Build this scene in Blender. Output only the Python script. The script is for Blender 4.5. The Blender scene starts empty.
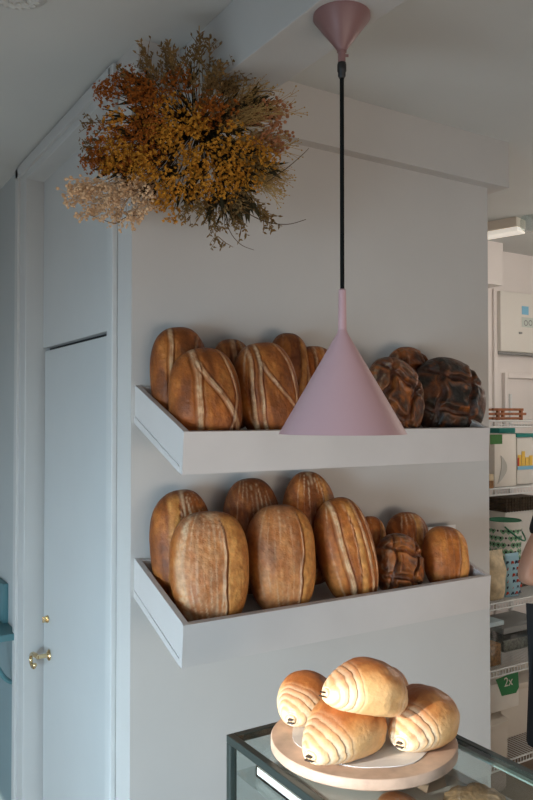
import bpy, bmesh, math, random
from mathutils import Vector, Matrix, noise

C = bpy.context.scene.collection
SC = bpy.context.scene
rnd = random.Random(7)
PI = math.pi

# ------------------------------------------------------------------ camera
FPX = 755.0
CAMZ = 1.78
CAM = Vector((-.718, -1.792, CAMZ))
F0 = Vector((math.cos(math.radians(58)), math.sin(math.radians(58)), 0))
RT = Vector((F0.y, -F0.x, 0))
PT = math.atan(15 / FPX)
FW = F0 * math.cos(PT) + Vector((0, 0, math.sin(PT)))
UP = Vector((0, 0, math.cos(PT))) - F0 * math.sin(PT)


def at(px, py, axis, v):
    """world point where a line of sight meets the plane axis = v"""
    d = FW + RT * ((px - 266.5) / FPX) - UP * ((py - 400) / FPX)
    t = (v - CAM[axis]) / d[axis]
    return CAM + d * t


def pj(p):
    d = Vector(p) - CAM
    z = d.dot(FW)
    return 266.5 + FPX * d.dot(RT) / z, 400 - FPX * d.dot(UP) / z, z


cd = bpy.data.cameras.new('camera')
cd.sensor_fit = 'HORIZONTAL'
cd.sensor_width = 36
cd.lens = FPX / 533 * 36
cd.clip_start = .05
co = bpy.data.objects.new('camera', cd)
C.objects.link(co)
co.location = CAM
m3 = Matrix((RT, UP, -FW)).transposed()
co.rotation_euler = m3.to_euler()
SC.camera = co


# ------------------------------------------------------------------ materials
def lin(c):
    return tuple(((v / 255) / 12.92 if v / 255 <= .04045 else ((v / 255 + .055) / 1.055) ** 2.4) for v in c)


def mat(name, col, rough=.6, noise_amt=0.0, noise_scale=20, bump=0.0, bump_scale=80, metallic=0.0, attr=None,
        spec=.5, coat=0.0, sss=0.0):
    m = bpy.data.materials.new(name)
    m.use_nodes = True
    nt = m.node_tree
    b = nt.nodes['Principled BSDF']
    b.inputs['Roughness'].default_value = rough
    b.inputs['Metallic'].default_value = metallic
    b.inputs['Specular IOR Level'].default_value = spec
    b.inputs['Coat Weight'].default_value = coat
    if sss:
        b.inputs['Subsurface Weight'].default_value = sss
        b.inputs['Subsurface Radius'].default_value = (.01, .005, .003)
    L = nt.links
    tc = nt.nodes.new('ShaderNodeTexCoord')
    src = None
    if attr:
        a = nt.nodes.new('ShaderNodeAttribute')
        a.attribute_name = attr
        src = a.outputs['Color']
    if noise_amt > 0:
        n = nt.nodes.new('ShaderNodeTexNoise')
        n.inputs['Scale'].default_value = noise_scale
        n.inputs['Detail'].default_value = 5
        L.new(tc.outputs['Object'], n.inputs['Vector'])
        mr = nt.nodes.new('ShaderNodeMapRange')
        mr.inputs['From Min'].default_value = .3
        mr.inputs['From Max'].default_value = .7
        mr.inputs['To Min'].default_value = 1 - noise_amt
        mr.inputs['To Max'].default_value = 1 + noise_amt
        L.new(n.outputs['Fac'], mr.inputs['Value'])
        mx = nt.nodes.new('ShaderNodeMix')
        mx.data_type = 'RGBA'
        mx.blend_type = 'MULTIPLY'
        mx.inputs['Factor'].default_value = 1
        if src:
            L.new(src, mx.inputs[6])
        else:
            mx.inputs[6].default_value = (*col, 1)
        L.new(mr.outputs['Result'], mx.inputs[7])
        src = mx.outputs[2]
    if src:
        L.new(src, b.inputs['Base Color'])
    else:
        b.inputs['Base Color'].default_value = (*col, 1)
    if bump > 0:
        n2 = nt.nodes.new('ShaderNodeTexNoise')
        n2.inputs['Scale'].default_value = bump_scale
        n2.inputs['Detail'].default_value = 4
        L.new(tc.outputs['Object'], n2.inputs['Vector'])
        bp = nt.nodes.new('ShaderNodeBump')
        bp.inputs['Strength'].default_value = bump
        bp.inputs['Distance'].default_value = .003
        L.new(n2.outputs['Fac'], bp.inputs['Height'])
        L.new(bp.outputs['Normal'], b.inputs['Normal'])
    return m


def glass(name, tint=(.94, .975, .97), refl=.06, rough=.0, ior=1.45):
    m = bpy.data.materials.new(name)
    m.use_nodes = True
    nt = m.node_tree
    nt.nodes.remove(nt.nodes['Principled BSDF'])
    out = nt.nodes['Material Output']
    t = nt.nodes.new('ShaderNodeBsdfTransparent')
    t.inputs['Color'].default_value = (*tint, 1)
    g = nt.nodes.new('ShaderNodeBsdfGlossy')
    g.inputs['Roughness'].default_value = rough
    lw = nt.nodes.new('ShaderNodeLayerWeight')
    lw.inputs['Blend'].default_value = .5
    pw = nt.nodes.new('ShaderNodeMath')
    pw.operation = 'POWER'
    pw.inputs[1].default_value = 4.0
    nt.links.new(lw.outputs['Facing'], pw.inputs[0])
    fr = nt.nodes.new('ShaderNodeMath')
    fr.operation = 'MULTIPLY_ADD'
    fr.inputs[1].default_value = .8
    fr.inputs[2].default_value = refl * .5
    nt.links.new(pw.outputs[0], fr.inputs[0])
    mx = nt.nodes.new('ShaderNodeMixShader')
    nt.links.new(fr.outputs[0], mx.inputs[0])
    nt.links.new(t.outputs[0], mx.inputs[1])
    nt.links.new(g.outputs[0], mx.inputs[2])
    nt.links.new(mx.outputs[0], out.inputs['Surface'])
    return m


def emit(name, col, s):
    m = bpy.data.materials.new(name)
    m.use_nodes = True
    b = m.node_tree.nodes['Principled BSDF']
    b.inputs['Base Color'].default_value = (*col, 1)
    b.inputs['Emission Color'].default_value = (*col, 1)
    b.inputs['Emission Strength'].default_value = s
    return m


M = {}
M['wall'] = mat('wall_paint', (.52, .50, .475), .75, .03, 3, .06, 60)
M['door'] = mat('door_paint', (.50, .515, .51), .5, .02, 4, .04, 50)
M['trim'] = mat('trim_paint', (.53, .535, .525), .5, .02, 5, .05, 50)
M['ceil'] = mat('ceiling_paint', (.56, .575, .56), .85, .03, 2, .08, 40)
M['floor'] = mat('floor_boards', (.30, .22, .15), .5, .2, 6)
M['tray'] = mat('white_tray_paint', (.56, .52, .495), .45, .03, 8, .05, 50)
M['tealwall'] = mat('blue_grey_wall_paint', (.42, .45, .45), .7, .03, 3, .05, 50)
M['gap'] = mat('gap_shade', (.02, .02, .02), .9)  # near-black colour standing in for the shade inside the door gap
M['kwall'] = mat('kitchen_paint', (.78, .73, .70), .6, .02, 4)
M['brass'] = mat('polished_brass', (.75, .60, .36), .22, metallic=1.0)
M['teal'] = mat('teal_paint', (.075, .19, .215), .45, .05, 10)
M['pink'] = mat('pink_lacquer', (.49, .305, .32), .45, .02, 10)
M['pinkdark'] = mat('dusty_pink_lacquer', (.25, .135, .13), .4, .02, 10)
M['whitein'] = mat('shade_inner_white', (.85, .83, .8), .5)
M['black'] = mat('black_plastic', (.012, .012, .012), .45)
M['cord'] = mat('black_fabric_cord', (.008, .009, .009), .95, spec=.1)
M['crust'] = mat('bread_crust', (1, 1, 1), .5, .20, 75, .9, 110, attr='crust', spec=.35)
M['darkcrust'] = mat('dark_bread_crust', (1, 1, 1), .45, .35, 60, 1.0, 90, attr='crust', spec=.4)
M['pastry'] = mat('baked_pastry', (1, 1, 1), .35, .10, 70, .35, 160, attr='crust', spec=.5)
M['choc'] = mat('chocolate', (.03, .012, .006), .4)
M['board'] = mat('pale_board', lin((196, 168, 148)), .4, .28, 22, .05, 60, spec=.4)
M['paper'] = mat('white_paper', (.72, .70, .69), .7, .03, 20)
M['frame'] = mat('dark_metal_frame', (.05, .07, .07), .32, metallic=.6)
M['glass'] = glass('case_glass')
M['glassedge'] = mat('glass_edge', (.35, .5, .48), .15)
M['cab'] = mat('cabinet_paint', (.5, .5, .48), .5)
M['steel'] = mat('brushed_steel', (.55, .55, .55), .3, metallic=1.0)
M['wire'] = mat('white_wire', (.75, .76, .75), .4)


# ------------------------------------------------------------------ mesh helpers
class MB:
    def __init__(self):
        self.bm = bmesh.new()

    def box(self, lo, hi, bev=0.0, rot=None, pivot=None):
        lo = Vector(lo)
        hi = Vector(hi)
        b2 = bmesh.new()
        bmesh.ops.create_cube(b2, size=1)
        s = hi - lo
        c = (hi + lo) / 2
        for v in b2.verts:
            v.co = Vector((v.co.x * s.x, v.co.y * s.y, v.co.z * s.z)) + c
        if bev > 0:
            bmesh.ops.bevel(b2, geom=b2.edges[:], offset=bev, segments=2, affect='EDGES', profile=.6)
        if rot is not None:
            p = Vector(pivot) if pivot is not None else c
            for v in b2.verts:
                v.co = p + rot @ (v.co - p)
        self._merge(b2)
        return self

    def _merge(self, b2):
        me = bpy.data.meshes.new('tmp')
        b2.to_mesh(me)
        b2.free()
        self.bm.from_mesh(me)
        bpy.data.meshes.remove(me)

    def tube(self, pts, r, seg=8, caps=True):
        pts = [Vector(p) for p in pts]
        n = len(pts)
        rs = r if isinstance(r, (list, tuple)) else [r] * n
        prev = None
        rings = []
        for i, p in enumerate(pts):
            t = (pts[min(i + 1, n - 1)] - pts[max(i - 1, 0)]).normalized()
            if prev is None:
                a = t.orthogonal().normalized()
            else:
                a = (prev - t * prev.dot(t))
                a = a.normalized() if a.length > 1e-6 else t.orthogonal().normalized()
            prev = a
            b = t.cross(a)
            rings.append([self.bm.verts.new(p + (a * math.cos(2 * PI * k / seg) + b * math.sin(2 * PI * k / seg)) * rs[i])
                          for k in range(seg)])
        for i in range(n - 1):
            for k in range(seg):
                self.bm.faces.new((rings[i][k], rings[i][(k + 1) % seg], rings[i + 1][(k + 1) % seg], rings[i + 1][k]))
        if caps:
            self.bm.faces.new(rings[0][::-1])
            self.bm.faces.new(rings[-1])
        return self

    def lathe(self, prof, center=(0, 0, 0), seg=40, axis=None):
        """prof: list of (r, z); closed with poles where r == 0"""
        c = Vector(center)
        q = Vector((0, 0, 1)).rotation_difference(Vector(axis)) if axis is not None else None
        rings = []
        for r, z in prof:
            if r < 1e-6:
                p = Vector((0, 0, z))
                rings.append([self.bm.verts.new(c + (q @ p if q else p))])
            else:
                ring = []
                for k in range(seg):
                    p = Vector((r * math.cos(2 * PI * k / seg), r * math.sin(2 * PI * k / seg), z))
                    ring.append(self.bm.verts.new(c + (q @ p if q else p)))
                rings.append(ring)
        for A, B in zip(rings, rings[1:]):
            for k in range(seg):
                k2 = (k + 1) % seg
                if len(A) == 1 and len(B) == 1:
                    continue
                if len(A) == 1:
                    self.bm.faces.new((A[0], B[k2], B[k]))
                elif len(B) == 1:
                    self.bm.faces.new((A[k], A[k2], B[0]))
                else:
                    self.bm.faces.new((A[k], A[k2], B[k2], B[k]))
        return self

    def ball(self, c, r, scale=(1, 1, 1), sub=2):
        b2 = bmesh.new()
        bmesh.ops.create_icosphere(b2, subdivisions=sub, radius=r)
        for v in b2.verts:
            v.co = Vector((v.co.x * scale[0], v.co.y * scale[1], v.co.z * scale[2])) + Vector(c)
        self._merge(b2)
        return self

    def prism(self, pts, depth):
        """pts: closed 3-D outline, extruded along the vector depth"""
        d = Vector(depth)
        A = [self.bm.verts.new(Vector(p)) for p in pts]
        B = [self.bm.verts.new(Vector(p) + d) for p in pts]
        n = len(A)
        self.bm.faces.new(A[::-1])
        self.bm.faces.new(B)
        for i in range(n):
            self.bm.faces.new((A[i], A[(i + 1) % n], B[(i + 1) % n], B[i]))
        return self

    def mesh(self, name, m, smooth=False, off=None):
        bmesh.ops.recalc_face_normals(self.bm, faces=self.bm.faces[:])
        if off is not None:
            for v in self.bm.verts:
                v.co -= off
        me = bpy.data.meshes.new(name)
        self.bm.to_mesh(me)
        self.bm.free()
        me.materials.append(m)
        if smooth:
            me.polygons.foreach_set('use_smooth', [True] * len(me.polygons))
            if smooth != 'all':
                me.set_sharp_from_angle(angle=math.radians(38))
        return me

    def build(self, name, m, parent=None, smooth=True, origin=None, label=None):
        off = None
        loc = Vector((0, 0, 0))
        if parent is not None:
            off = wloc(parent)
        elif origin is not None:
            off = Vector(origin)
            loc = off
        me = self.mesh(name, m, smooth, off)
        o = bpy.data.objects.new(name, me)
        C.objects.link(o)
        o.location = loc
        if parent is not None:
            o.parent = parent
        if label:
            o['label'] = label
        return o


def wloc(o):
    v = Vector(o.location)
    while o.parent:
        o = o.parent
        v += o.location
    return v


def tag(o, label, cat, group=None):
    o['label'] = label
    o['category'] = cat
    if group:
        o['group'] = group
    return o


def empty(name, loc, label, cat, group=None):
    o = bpy.data.objects.new(name, None)
    o.empty_display_size = .05
    C.objects.link(o)
    o.location = loc
    return tag(o, label, cat, group)


def struct(o):
    o['kind'] = 'structure'
    return o


# ------------------------------------------------------------------ room shell
CZ = 2.72
W = 1.30            # bread wall length
YK = 1.15           # kitchen back wall
struct(MB().box((-2.7, -3.7, -.1), (3.4, 1.9, 0)).build('floor', M['floor'], smooth=False))
struct(MB().box((-2.7, -3.7, CZ), (3.4, 1.9, CZ + .1)).build('ceiling', M['ceil'], smooth=False))
# bread wall (a thick partition that ends at the passage)
struct(MB().box((0, 0, 0), (W, .10, CZ)).build('wall_back', M['wall'], smooth=False))
# door wall
struct(MB().box((0, .10, 0), (.10, .116, CZ)).box((0, .116, 2.70), (.10, 1.136, CZ))
       .build('wall_left', M['wall'], smooth=False))
struct(MB().box((0, 1.136, 0), (.10, 1.8, CZ)).build('wall_corner', M['tealwall'], smooth=False))
struct(MB().box((-2.7, 1.8, 0), (.10, 1.9, CZ)).build('wall_far', M['wall'], smooth=False))
struct(MB().box((W, YK, 0), (3.4, YK + .1, CZ)).build('wall_kitchen', M['kwall'], smooth=False))
struct(MB().box((W - .1, .10, 0), (W, YK, CZ)).build('wall_passage', M['kwall'], smooth=False))
struct(MB().box((3.3, -3.7, 0), (3.4, YK, CZ)).build('wall_right', M['kwall'], smooth=False))
# street side walls with the shop windows (behind and left of the camera; low one added for light)
WY0, WY1, WZ0, WZ1 = -2.5, -.42, .45, 2.16
LY0, LY1, LZ0, LZ1 = -.20, 1.40, .35, .98  # unseen low opening, added to brighten the door wall from below
struct(MB().box((-2.7, -3.7, 0), (-2.6, WY0, CZ)).box((-2.7, WY1, 0), (-2.6, LY0, CZ)).box((-2.7, LY1, 0), (-2.6, 1.8, CZ))
       .box((-2.7, LY0, 0), (-2.6, LY1, LZ0)).box((-2.7, LY0, LZ1), (-2.6, LY1, CZ))
       .box((-2.7, WY0, 0), (-2.6, WY1, WZ0)).box((-2.7, WY0, WZ1), (-2.6, WY1, CZ)).build('wall_street', M['wall'], smooth=False))
FX0, FX1, FZ0, FZ1 = -2.0, 2.2, .45, 2.1
struct(MB().box((-2.6, -3.7, 0), (FX0, -3.6, CZ)).box((FX1, -3.7, 0), (3.3, -3.6, CZ))
       .box((FX0, -3.7, 0), (FX1, -3.6, FZ0)).box((FX0, -3.7, FZ1), (FX1, -3.6, CZ)).build('wall_front', M['wall'], smooth=False))


def window(name, lo, hi, axis, n):
    e = bpy.data.objects.new(name, None)
    C.objects.link(e)
    e.location = lo
    struct(e)
    f = MB()
    lo = Vector(lo)
    hi = Vector(hi)
    w = .05
    u = 1 if axis == 0 else 0
    for k in (0, 1):
        a = lo.copy()
        b = hi.copy()
        if k:
            a[u] = hi[u] - w
        else:
            b[u] = lo[u] + w
        f.box(a, b)
        a = lo.copy()
        b = hi.copy()
        if k:
            a[2] = hi[2] - w
        else:
            b[2] = lo[2] + w
        f.box(a, b)
    f.build('window_frame', M['trim'], e, smooth=False)
    return e


window('window_1', (-2.68, WY0, WZ0), (-2.62, WY1, WZ1), 0, 2)
window('added_low_window', (-2.68, LY0, LZ0), (-2.62, LY1, LZ1), 0, 2)  # frame of the added low opening
window('window_2', (FX0, -3.68, FZ0), (FX1, -3.62, FZ1), 1, 3)

# bulkhead along the top of the bread wall, and the ceiling beam
BB = CAMZ + .783
bulk = MB()
bulk.box((0, -.04, BB), (.115, 0, CZ)).box((.255, -.04, BB), (1.362, 0, CZ))
bulk.box((1.30, 0, BB), (1.362, .10, CZ))
struct(bulk.build('trim_1', M['wall'], smooth=False))
struct(MB().box((.115, -3.6, BB), (.255, 0, CZ), .003).build('trim_2', M['trim'], smooth=False))

# ------------------------------------------------------------------ door in the left wall
YA, YB_, HZ, RX = .165, 1.013, 2.645, .06
tr = MB()
tr.box((-.006, .116, 0), (.10, YA, 2.70), .003)
tr.box((-.006, YB_, 0), (.10, 1.136, 2.70), .003)
tr.box((-.006, YA, HZ), (.10, YB_, 2.70), .003)
tr.box((-.016, 1.095, 0), (0, 1.136, 2.71), .003)
tr.box((-.016, .095, 0), (0, .132, 2.71), .004)
tr.box((-.016, .116, 2.672), (0, 1.136, 2.712), .003)
struct(tr.build('trim_3', M['trim'], smooth=False))
dr = bpy.data.objects.new('door_1', None)
C.objects.link(dr)
dr.location = (RX, .6, 0)
struct(dr)
DT = 2.02
MB().box((RX, YA, .008), (RX + .038, YB_ - .028, DT - .007)).build('door_leaf', M['door'], dr, smooth=False)
leaf = dr.children[0]
MB().box((RX - .001, YA, DT + .007), (RX + .038, YB_ - .003, HZ)).build('upper_panel', M['trim'], dr, smooth=False)
MB().box((RX + .025, YA, 0), (RX + .044, YB_, DT + .03)).build('door_gap_shade', M['gap'], dr, smooth=False)  # dark sheet behind the leaf, shade put into its colour
lk = MB()
pL = at(48, 619, 0, RX - .002)
lk.lathe([(0, 0), (.013, 0), (.014, .002), (.013, .006), (.006, .008), (.005, .012), (0, .013)], pL, 24, (-1, 0, 0))
lk.box(pL + Vector((-.02, -.003, -.011)), pL + Vector((-.006, .003, .011)), .002)
lk.build('lock_cylinder', M['brass'], leaf, label='round brass lock cylinder')
hd = MB()
pH = at(49.5, 655, 0, RX - .002)
hd.lathe([(0, 0), (.019, 0), (.02, .003), (.016, .007), (.008, .010), (.0075, .04), (0, .041)], pH, 24, (-1, 0, 0))
k = pH + Vector((-.04, 0, 0))
pts = [k + Vector((0, -.004, 0)), k + Vector((-.004, .022, .001)), k + Vector((-.004, .050, -.002)),
       k + Vector((-.004, .071, -.010)), k + Vector((-.004, .080, -.026)), k + Vector((-.004, .073, -.042)),
       k + Vector((-.004, .055, -.050)), k + Vector((-.004, .036, -.046)), k + Vector((-.004, .028, -.036))]
sm = []
for i in range(len(pts) - 1):
    for t in range(4):
        a0, a1, a2, a3 = pts[max(i - 1, 0)], pts[i], pts[i + 1], pts[min(i + 2, len(pts) - 1)]
        s = t / 4
        sm.append(.5 * (2 * a1 + (a2 - a0) * s + (2 * a0 - 5 * a1 + 4 * a2 - a3) * s * s + (3 * a1 - a0 - 3 * a2 + a3) * s ** 3))
sm.append(pts[-1])
hd.tube(sm, [.0085 - .003 * i / len(sm) for i in range(len(sm))], 10)
hd.ball(pts[-1], .0085)
hd.build('door_handle', M['brass'], leaf, label='curled brass lever handle')

# ------------------------------------------------------------------ teal wall shelf at far left
zs = at(7, 634, 0, -.03).z
ts = empty('wall_shelf', (0, 1.30, zs), 'dark teal bracketed wall shelf at far left edge beside the door', 'shelf')
yE = at(13, 640, 0, -.02).y
MB().box((-.11, yE, zs - .014), (0, 1.72, zs + .012), .004).build('shelf_board', M['teal'], ts)
MB().box((-.022, yE + .16, zs + .012), (0, 1.72, zs + .165), .003).build('back_panel', M['teal'], ts)
br = MB()
cv = []
for q in range(13):
    t = q / 12
    cv.append((-.085 * math.cos(t * PI / 2) ** 1.2 - .008, yE + .05, zs - .014 - .17 * math.sin(t * PI / 2) ** 1.4))
br.tube(cv, [.009] * 13, 8)
br.build('bracket', M['teal'], ts)

MK = mat('blue_grey_panel_paint', (.19, .27, .29), .6, .03, 3)
struct(MB().box((-.006, 1.16, 0), (0, 1.8, zs - .014)).build('trim_7', MK, smooth=False))
# ceiling rose in the top-left corner
crc = at(14, -9, 2, CZ)
cr = MB()
prof = [(0, -.012), (.018, -.016), (.03, -.008), (.045, -.014), (.062, -.008), (.07, -.004), (.075, 0)]
cr.lathe(prof, (crc.x, crc.y, CZ), 48)
for ringr, n, s in ((.05, 18, .0075), (.034, 12, .007)):
    for i in range(n):
        a = 2 * PI * i / n
        cr.ball((crc.x + ringr * math.cos(a), crc.y + ringr * math.sin(a), CZ - .012), s, (1, 1, .7), 1)
tag(cr.build('ceiling_rose', M['ceil'], origin=(crc.x, crc.y, CZ)), 'small round moulded ceiling rose in the upper left corner', 'ceiling rose')

# ------------------------------------------------------------------ trays on the wall
TL, TD, TILT = .972, .278, .30     # length, depth, drop per metre of depth
XE = .010


def tray(zback_top, zfront_top, hgt, label):
    """zback_top / zfront_top: height of the upper rim at wall and at front (relative to camera height)"""
    s = (zback_top - zfront_top) / TD
    zb = CAMZ + zback_top
    e = empty('bread_tray', (XE + TL / 2, 0, zb - hgt), label, 'bread tray', 'white trays on the wall')

    def z(y):
        return zb + y * s       # y is negative towards the room
    th = .014
    lean = .008
    for x in (XE, XE + TL - th):
        b = MB()
        b.prism([(x, 0, z(0)), (x, -TD - lean + .004, z(-TD)), (x, -TD + .004, z(-TD) - hgt + .010), (x, 0, z(0) - hgt + .004)], (th, 0, 0))
        b.build('end_board', M['tray'], e, smooth=False)
    b = MB()
    b.prism([(XE - .0015, -TD - lean, z(-TD) - .001), (XE - .0015, -TD - lean + .016, z(-TD) + .001), (XE - .0015, -TD + .016, z(-TD) - hgt + .003), (XE - .0015, -TD, z(-TD) - hgt)], (TL + .003, 0, 0))
    b.build('front_board', M['tray'], e, smooth=False)
    b = MB()
    b.prism([(XE - .002, 0, z(0) - hgt + .018), (XE - .002, -TD + .014, z(-TD) - hgt + .018), (XE - .002, -TD + .012, z(-TD) - hgt + .002), (XE - .002, 0, z(0) - hgt)], (TL + .004, 0, 0))
    b.build('base_board', M['tray'], e, smooth=False)
    b = MB()
    b.box((XE + th, -.012, z(0) - hgt + .018), (XE + TL - th, 0, z(0) - .004))
    b.build('back_board', M['tray'], e, smooth=False)
    return lambda y: z(y) - hgt + .019


floor_up = tray(.0755, -.036, .096, 'upper white tilted wooden bread tray on the wall')
floor_lo = tray(-.36, -.460, .097, 'lower white tilted wooden bread tray on the wall')


# ------------------------------------------------------------------ loaves
def smst(a, b, x):
    t = max(0, min(1, (x - a) / (b - a)))
    return t * t * (3 - 2 * t)


def mixc(a, b, t):
    return tuple(x + (y - x) * t for x, y in zip(a, b))


BR_DK = lin((86, 40, 16))
BR_MD = lin((172, 96, 40))
BR_LT = lin((204, 132, 64))
BR_GOLD = lin((214, 150, 80))
FLOUR = lin((226, 196, 158))
CHAR = lin((46, 41, 36))
GREY = lin((92, 82, 66))


def fbm(p, s):
    return noise.fractal(Vector(p) * s, 1.0, 2.0, 4)


def loaf_mesh(name, a, L, tf, tb, style, seed, tone=1.0):
    """a: half width (local x), L: half length (local z), dome towards -y"""
    r = random.Random(seed)
    sd = Vector((r.uniform(-50, 50), r.uniform(-50, 50), r.uniform(-50, 50)))
    NF, NB, NS = 56, 12, 128
    bm = bmesh.new()
    cols = []
    ega = r.uniform(-.08, .08)
    sk = r.uniform(-.05, .05)
    boule = style.get('boule')

    def outline(ph):
        c, s = math.cos(ph), math.sin(ph)
        n = 2.55 if not boule else 2.15
        x = a * math.copysign(abs(c) ** (2 / n), c) * (1 + ega * s)
        z = L * math.copysign(abs(s) ** (2 / n), s)
        x += sk * a * (1 - s * s)
        w = 1 + .025 * noise.noise(Vector((c * 1.3, s * 1.3, 0)) + sd)
        return x * w, z * w

    rough_lines = style.get('lines', [])
    gashes = style.get('gash', [])

    def shade(u, v, rho, front, ph):
        """u, v in -1..1 plan coordinates -> colour and outward displacement"""
        n1 = fbm((u * 1.2, v * 1.2, 0), 1.6 + .0) if False else noise.fractal(Vector((u, v, .3)) * 1.7 + sd, 1, 2, 4)
        n2 = noise.fractal(Vector((u, v, 1.3)) * 6 + sd, 1, 2, 3)
        disp = .0025 * n1 + .001 * n2
        if boule:
            col = mixc(BR_MD, BR_DK, smst(-.3, .35, n1) * .9)
            col = mixc(col, CHAR, style.get('char', .5) * smst(-1.1 * style.get('char', .5), .35 - .5 * style.get('char', .5), n2 + n1 * .6))
            # square scoring with raised leaf-like flaps
            rot = style.get('rot', .3)
            uu = u * math.cos(rot) - v * math.sin(rot)
            vv = u * math.sin(rot) + v * math.cos(rot)
            d = 9
            for q in (-.42, .38):
                wob = .13 * noise.noise(Vector((vv * 3, q * 9, 0)) + sd)
                d = min(d, abs(uu - q - wob - .10 * vv * vv * (1 if q > 0 else -1)))
                wob = .13 * noise.noise(Vector((uu * 3, q * 7, 4)) + sd)
                d = min(d, abs(vv - q - wob - .10 * uu * uu * (1 if q > 0 else -1)))
            g = 1 - smst(.03, .10, d)
            disp -= .011 * g
            lip = smst(.06, .12, d) * (1 - smst(.12, .24, d))
            disp += .005 * lip
            col = mixc(col, BR_DK, .6 * g)
            col = mixc(col, BR_MD, .7 * smst(.1, .45, noise.noise(Vector((u * 2.3, v * 2.3, 7)) + sd)) * style.get('open', 1))
            col = mixc(col, BR_MD, .45 * lip * smst(-.2, .3, n1))
            # leaf veins / flour
            ring = abs(math.sin((rho * 6.3 + n1 * .6) * PI))
            fl = smst(.72, .97, ring) * smst(.45, .9, rho) * smst(-.2, .3, n2 + .1)
            col = mixc(col, GREY if style.get('char', 0) > .6 else FLOUR, .55 * fl * style.get('flour', 1))
            veins = smst(.86, 1, abs(math.sin((uu * 5 + vv * 3 + n1) * PI))) * smst(0, .3, n2 + .15)
            col = mixc(col, GREY, .35 * veins)
            return tuple(c * tone for c in col), disp
        n3 = noise.fractal(Vector((u * 1.6, v * .7, 5)) * 2.2 + sd, 1, 2, 5)
        col = mixc(BR_MD, BR_DK, .62 * smst(-.15, .60, .45 * n1 + .6 * n3 + style.get('dark', 0)))
        col = mixc(col, BR_LT, .55 * smst(-.05, .5, -n1 * .5 - n3 * .5 + n2 * .3))
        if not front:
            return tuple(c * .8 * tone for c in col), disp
        # flour band between u0..u1 (from the proving basket)
        fb = style.get('flourband')
        if fb:
            f = smst(fb[0] - .1, fb[0] + .1, u) * (1 - smst(fb[1] - .1, fb[1] + .1, u)) * (.35 + .4 * smst(-.3, .3, n2))
            col = mixc(col, mixc(FLOUR, BR_MD, .45), f * fb[2])
        # meridian flour lines
        mer = u / math.sqrt(max(.06, 1 - .82 * v * v))
        for (q, wd, st) in rough_lines:
            jit = .02 * noise.noise(Vector((v * 5, q * 11, 2)) + sd) + .012 * noise.noise(Vector((v * 22, q * 11, 5)) + sd)
            dd = abs(mer - q - jit)
            brk = smst(-.45, .35, noise.noise(Vector((v * 2.2, q * 31, 8)) + sd) + noise.noise(Vector((u * 26, v * 26, 8)) + sd) * .55)
            f = (1 - smst(wd * .25, wd, dd)) * st * brk * (.45 + .55 * smst(.25, .8, abs(v)))
            col = mixc(col, FLOUR, f)
            disp += .0006 * f
        # gashes: (c0, c1, c2, c3, width, side, bloom): centre line u = c0 + c1 v + c2 v^2 + c3 sin(pi v)
        for (c0, c1, c2, c3, wd, side, bloom, pale) in gashes:
            ge = c0 + c1 * v + c2 * v * v + c3 * math.sin(PI * v) + .045 * noise.noise(Vector((v * 3.2, 1, 1)) + sd)
            dd = (u - ge) * side
            fade = 1 - smst(.80, .97, abs(v))
            b = smst(0, .04, dd) * (1 - smst(bloom * .7, bloom, dd)) * fade
            mott = smst(-.25, .3, n2)
            col = mixc(col, mixc(BR_GOLD, BR_MD, .5 * mott), .85 * b)
            disp += .004 * math.sin(PI * max(0, min(1, dd / max(bloom, .01)))) * fade
            g = (1 - smst(0, wd, abs(dd))) * fade
            disp -= .006 * g
            lip = smst(-wd * 2.4, -wd, dd) * (1 - smst(-wd * .6, 0, dd)) * fade
            disp += .005 * lip
            col = mixc(col, BR_DK, .5 * g)
            col = mixc(col, FLOUR, pale * lip * (.55 + .45 * smst(-.3, .2, n2)))
        # raised pale score ridges: (c0, c1, c2, c3, width, strength, v0, v1)
        for (c0, c1, c2, c3, wd, st, v0, v1) in style.get('ridge', []):
            ge = c0 + c1 * v + c2 * v * v + c3 * math.sin(PI * v) + .055 * noise.noise(Vector((v * 2.4, c0 * 9, 1)) + sd)
            dd = (u - ge)
            on = smst(v0 - .06, v0 + .06, v) * (1 - smst(v1 - .06, v1 + .06, v))
            f = (1 - smst(wd * .55, wd, abs(dd))) * on
            rim = (1 - smst(.0, wd * .55, abs(abs(dd) - wd * 1.25))) * on
            streak = .78 + .22 * math.sin((dd / wd * 1.6 + .5 * noise.noise(Vector((v * 5, c0, 3)) + sd)) * PI * 2)
            col = mixc(col, BR_DK, .4 * rim)
            col = mixc(col, mixc(FLOUR, BR_LT, .25), st * f * streak * (.45 + .55 * smst(-.35, .3, n2 + .5 * noise.noise(Vector((v * 2.5, c0 * 7, 9)) + sd))))
            disp += .0045 * f - .002 * rim
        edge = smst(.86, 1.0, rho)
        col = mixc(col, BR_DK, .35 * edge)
        return tuple(c * tone for c in col), disp

    rings = []
    for i in range(NF + 1):          # front: pole -> rim
        rho = i / NF
        ring = []
        nseg = 1 if i == 0 else NS
        for k in range(nseg):
            ph = 2 * PI * k / NS
            X, Z = outline(ph)
            rr = math.sin(rho * PI / 2) if False else rho ** .85
            x, z = X * rr, Z * rr
            h = tf * (max(0, 1 - rr ** 2.5)) ** .55
            col, d = shade(x / a, z / L, rr, True, ph)
            d *= (1 - smst(.93, 1, rr) * .6)
            v = bm.verts.new((x, -h - d * (1 - rr ** 6 * .5), z))
            cols.append(col)
            ring.append(v)
        rings.append(ring)
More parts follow.
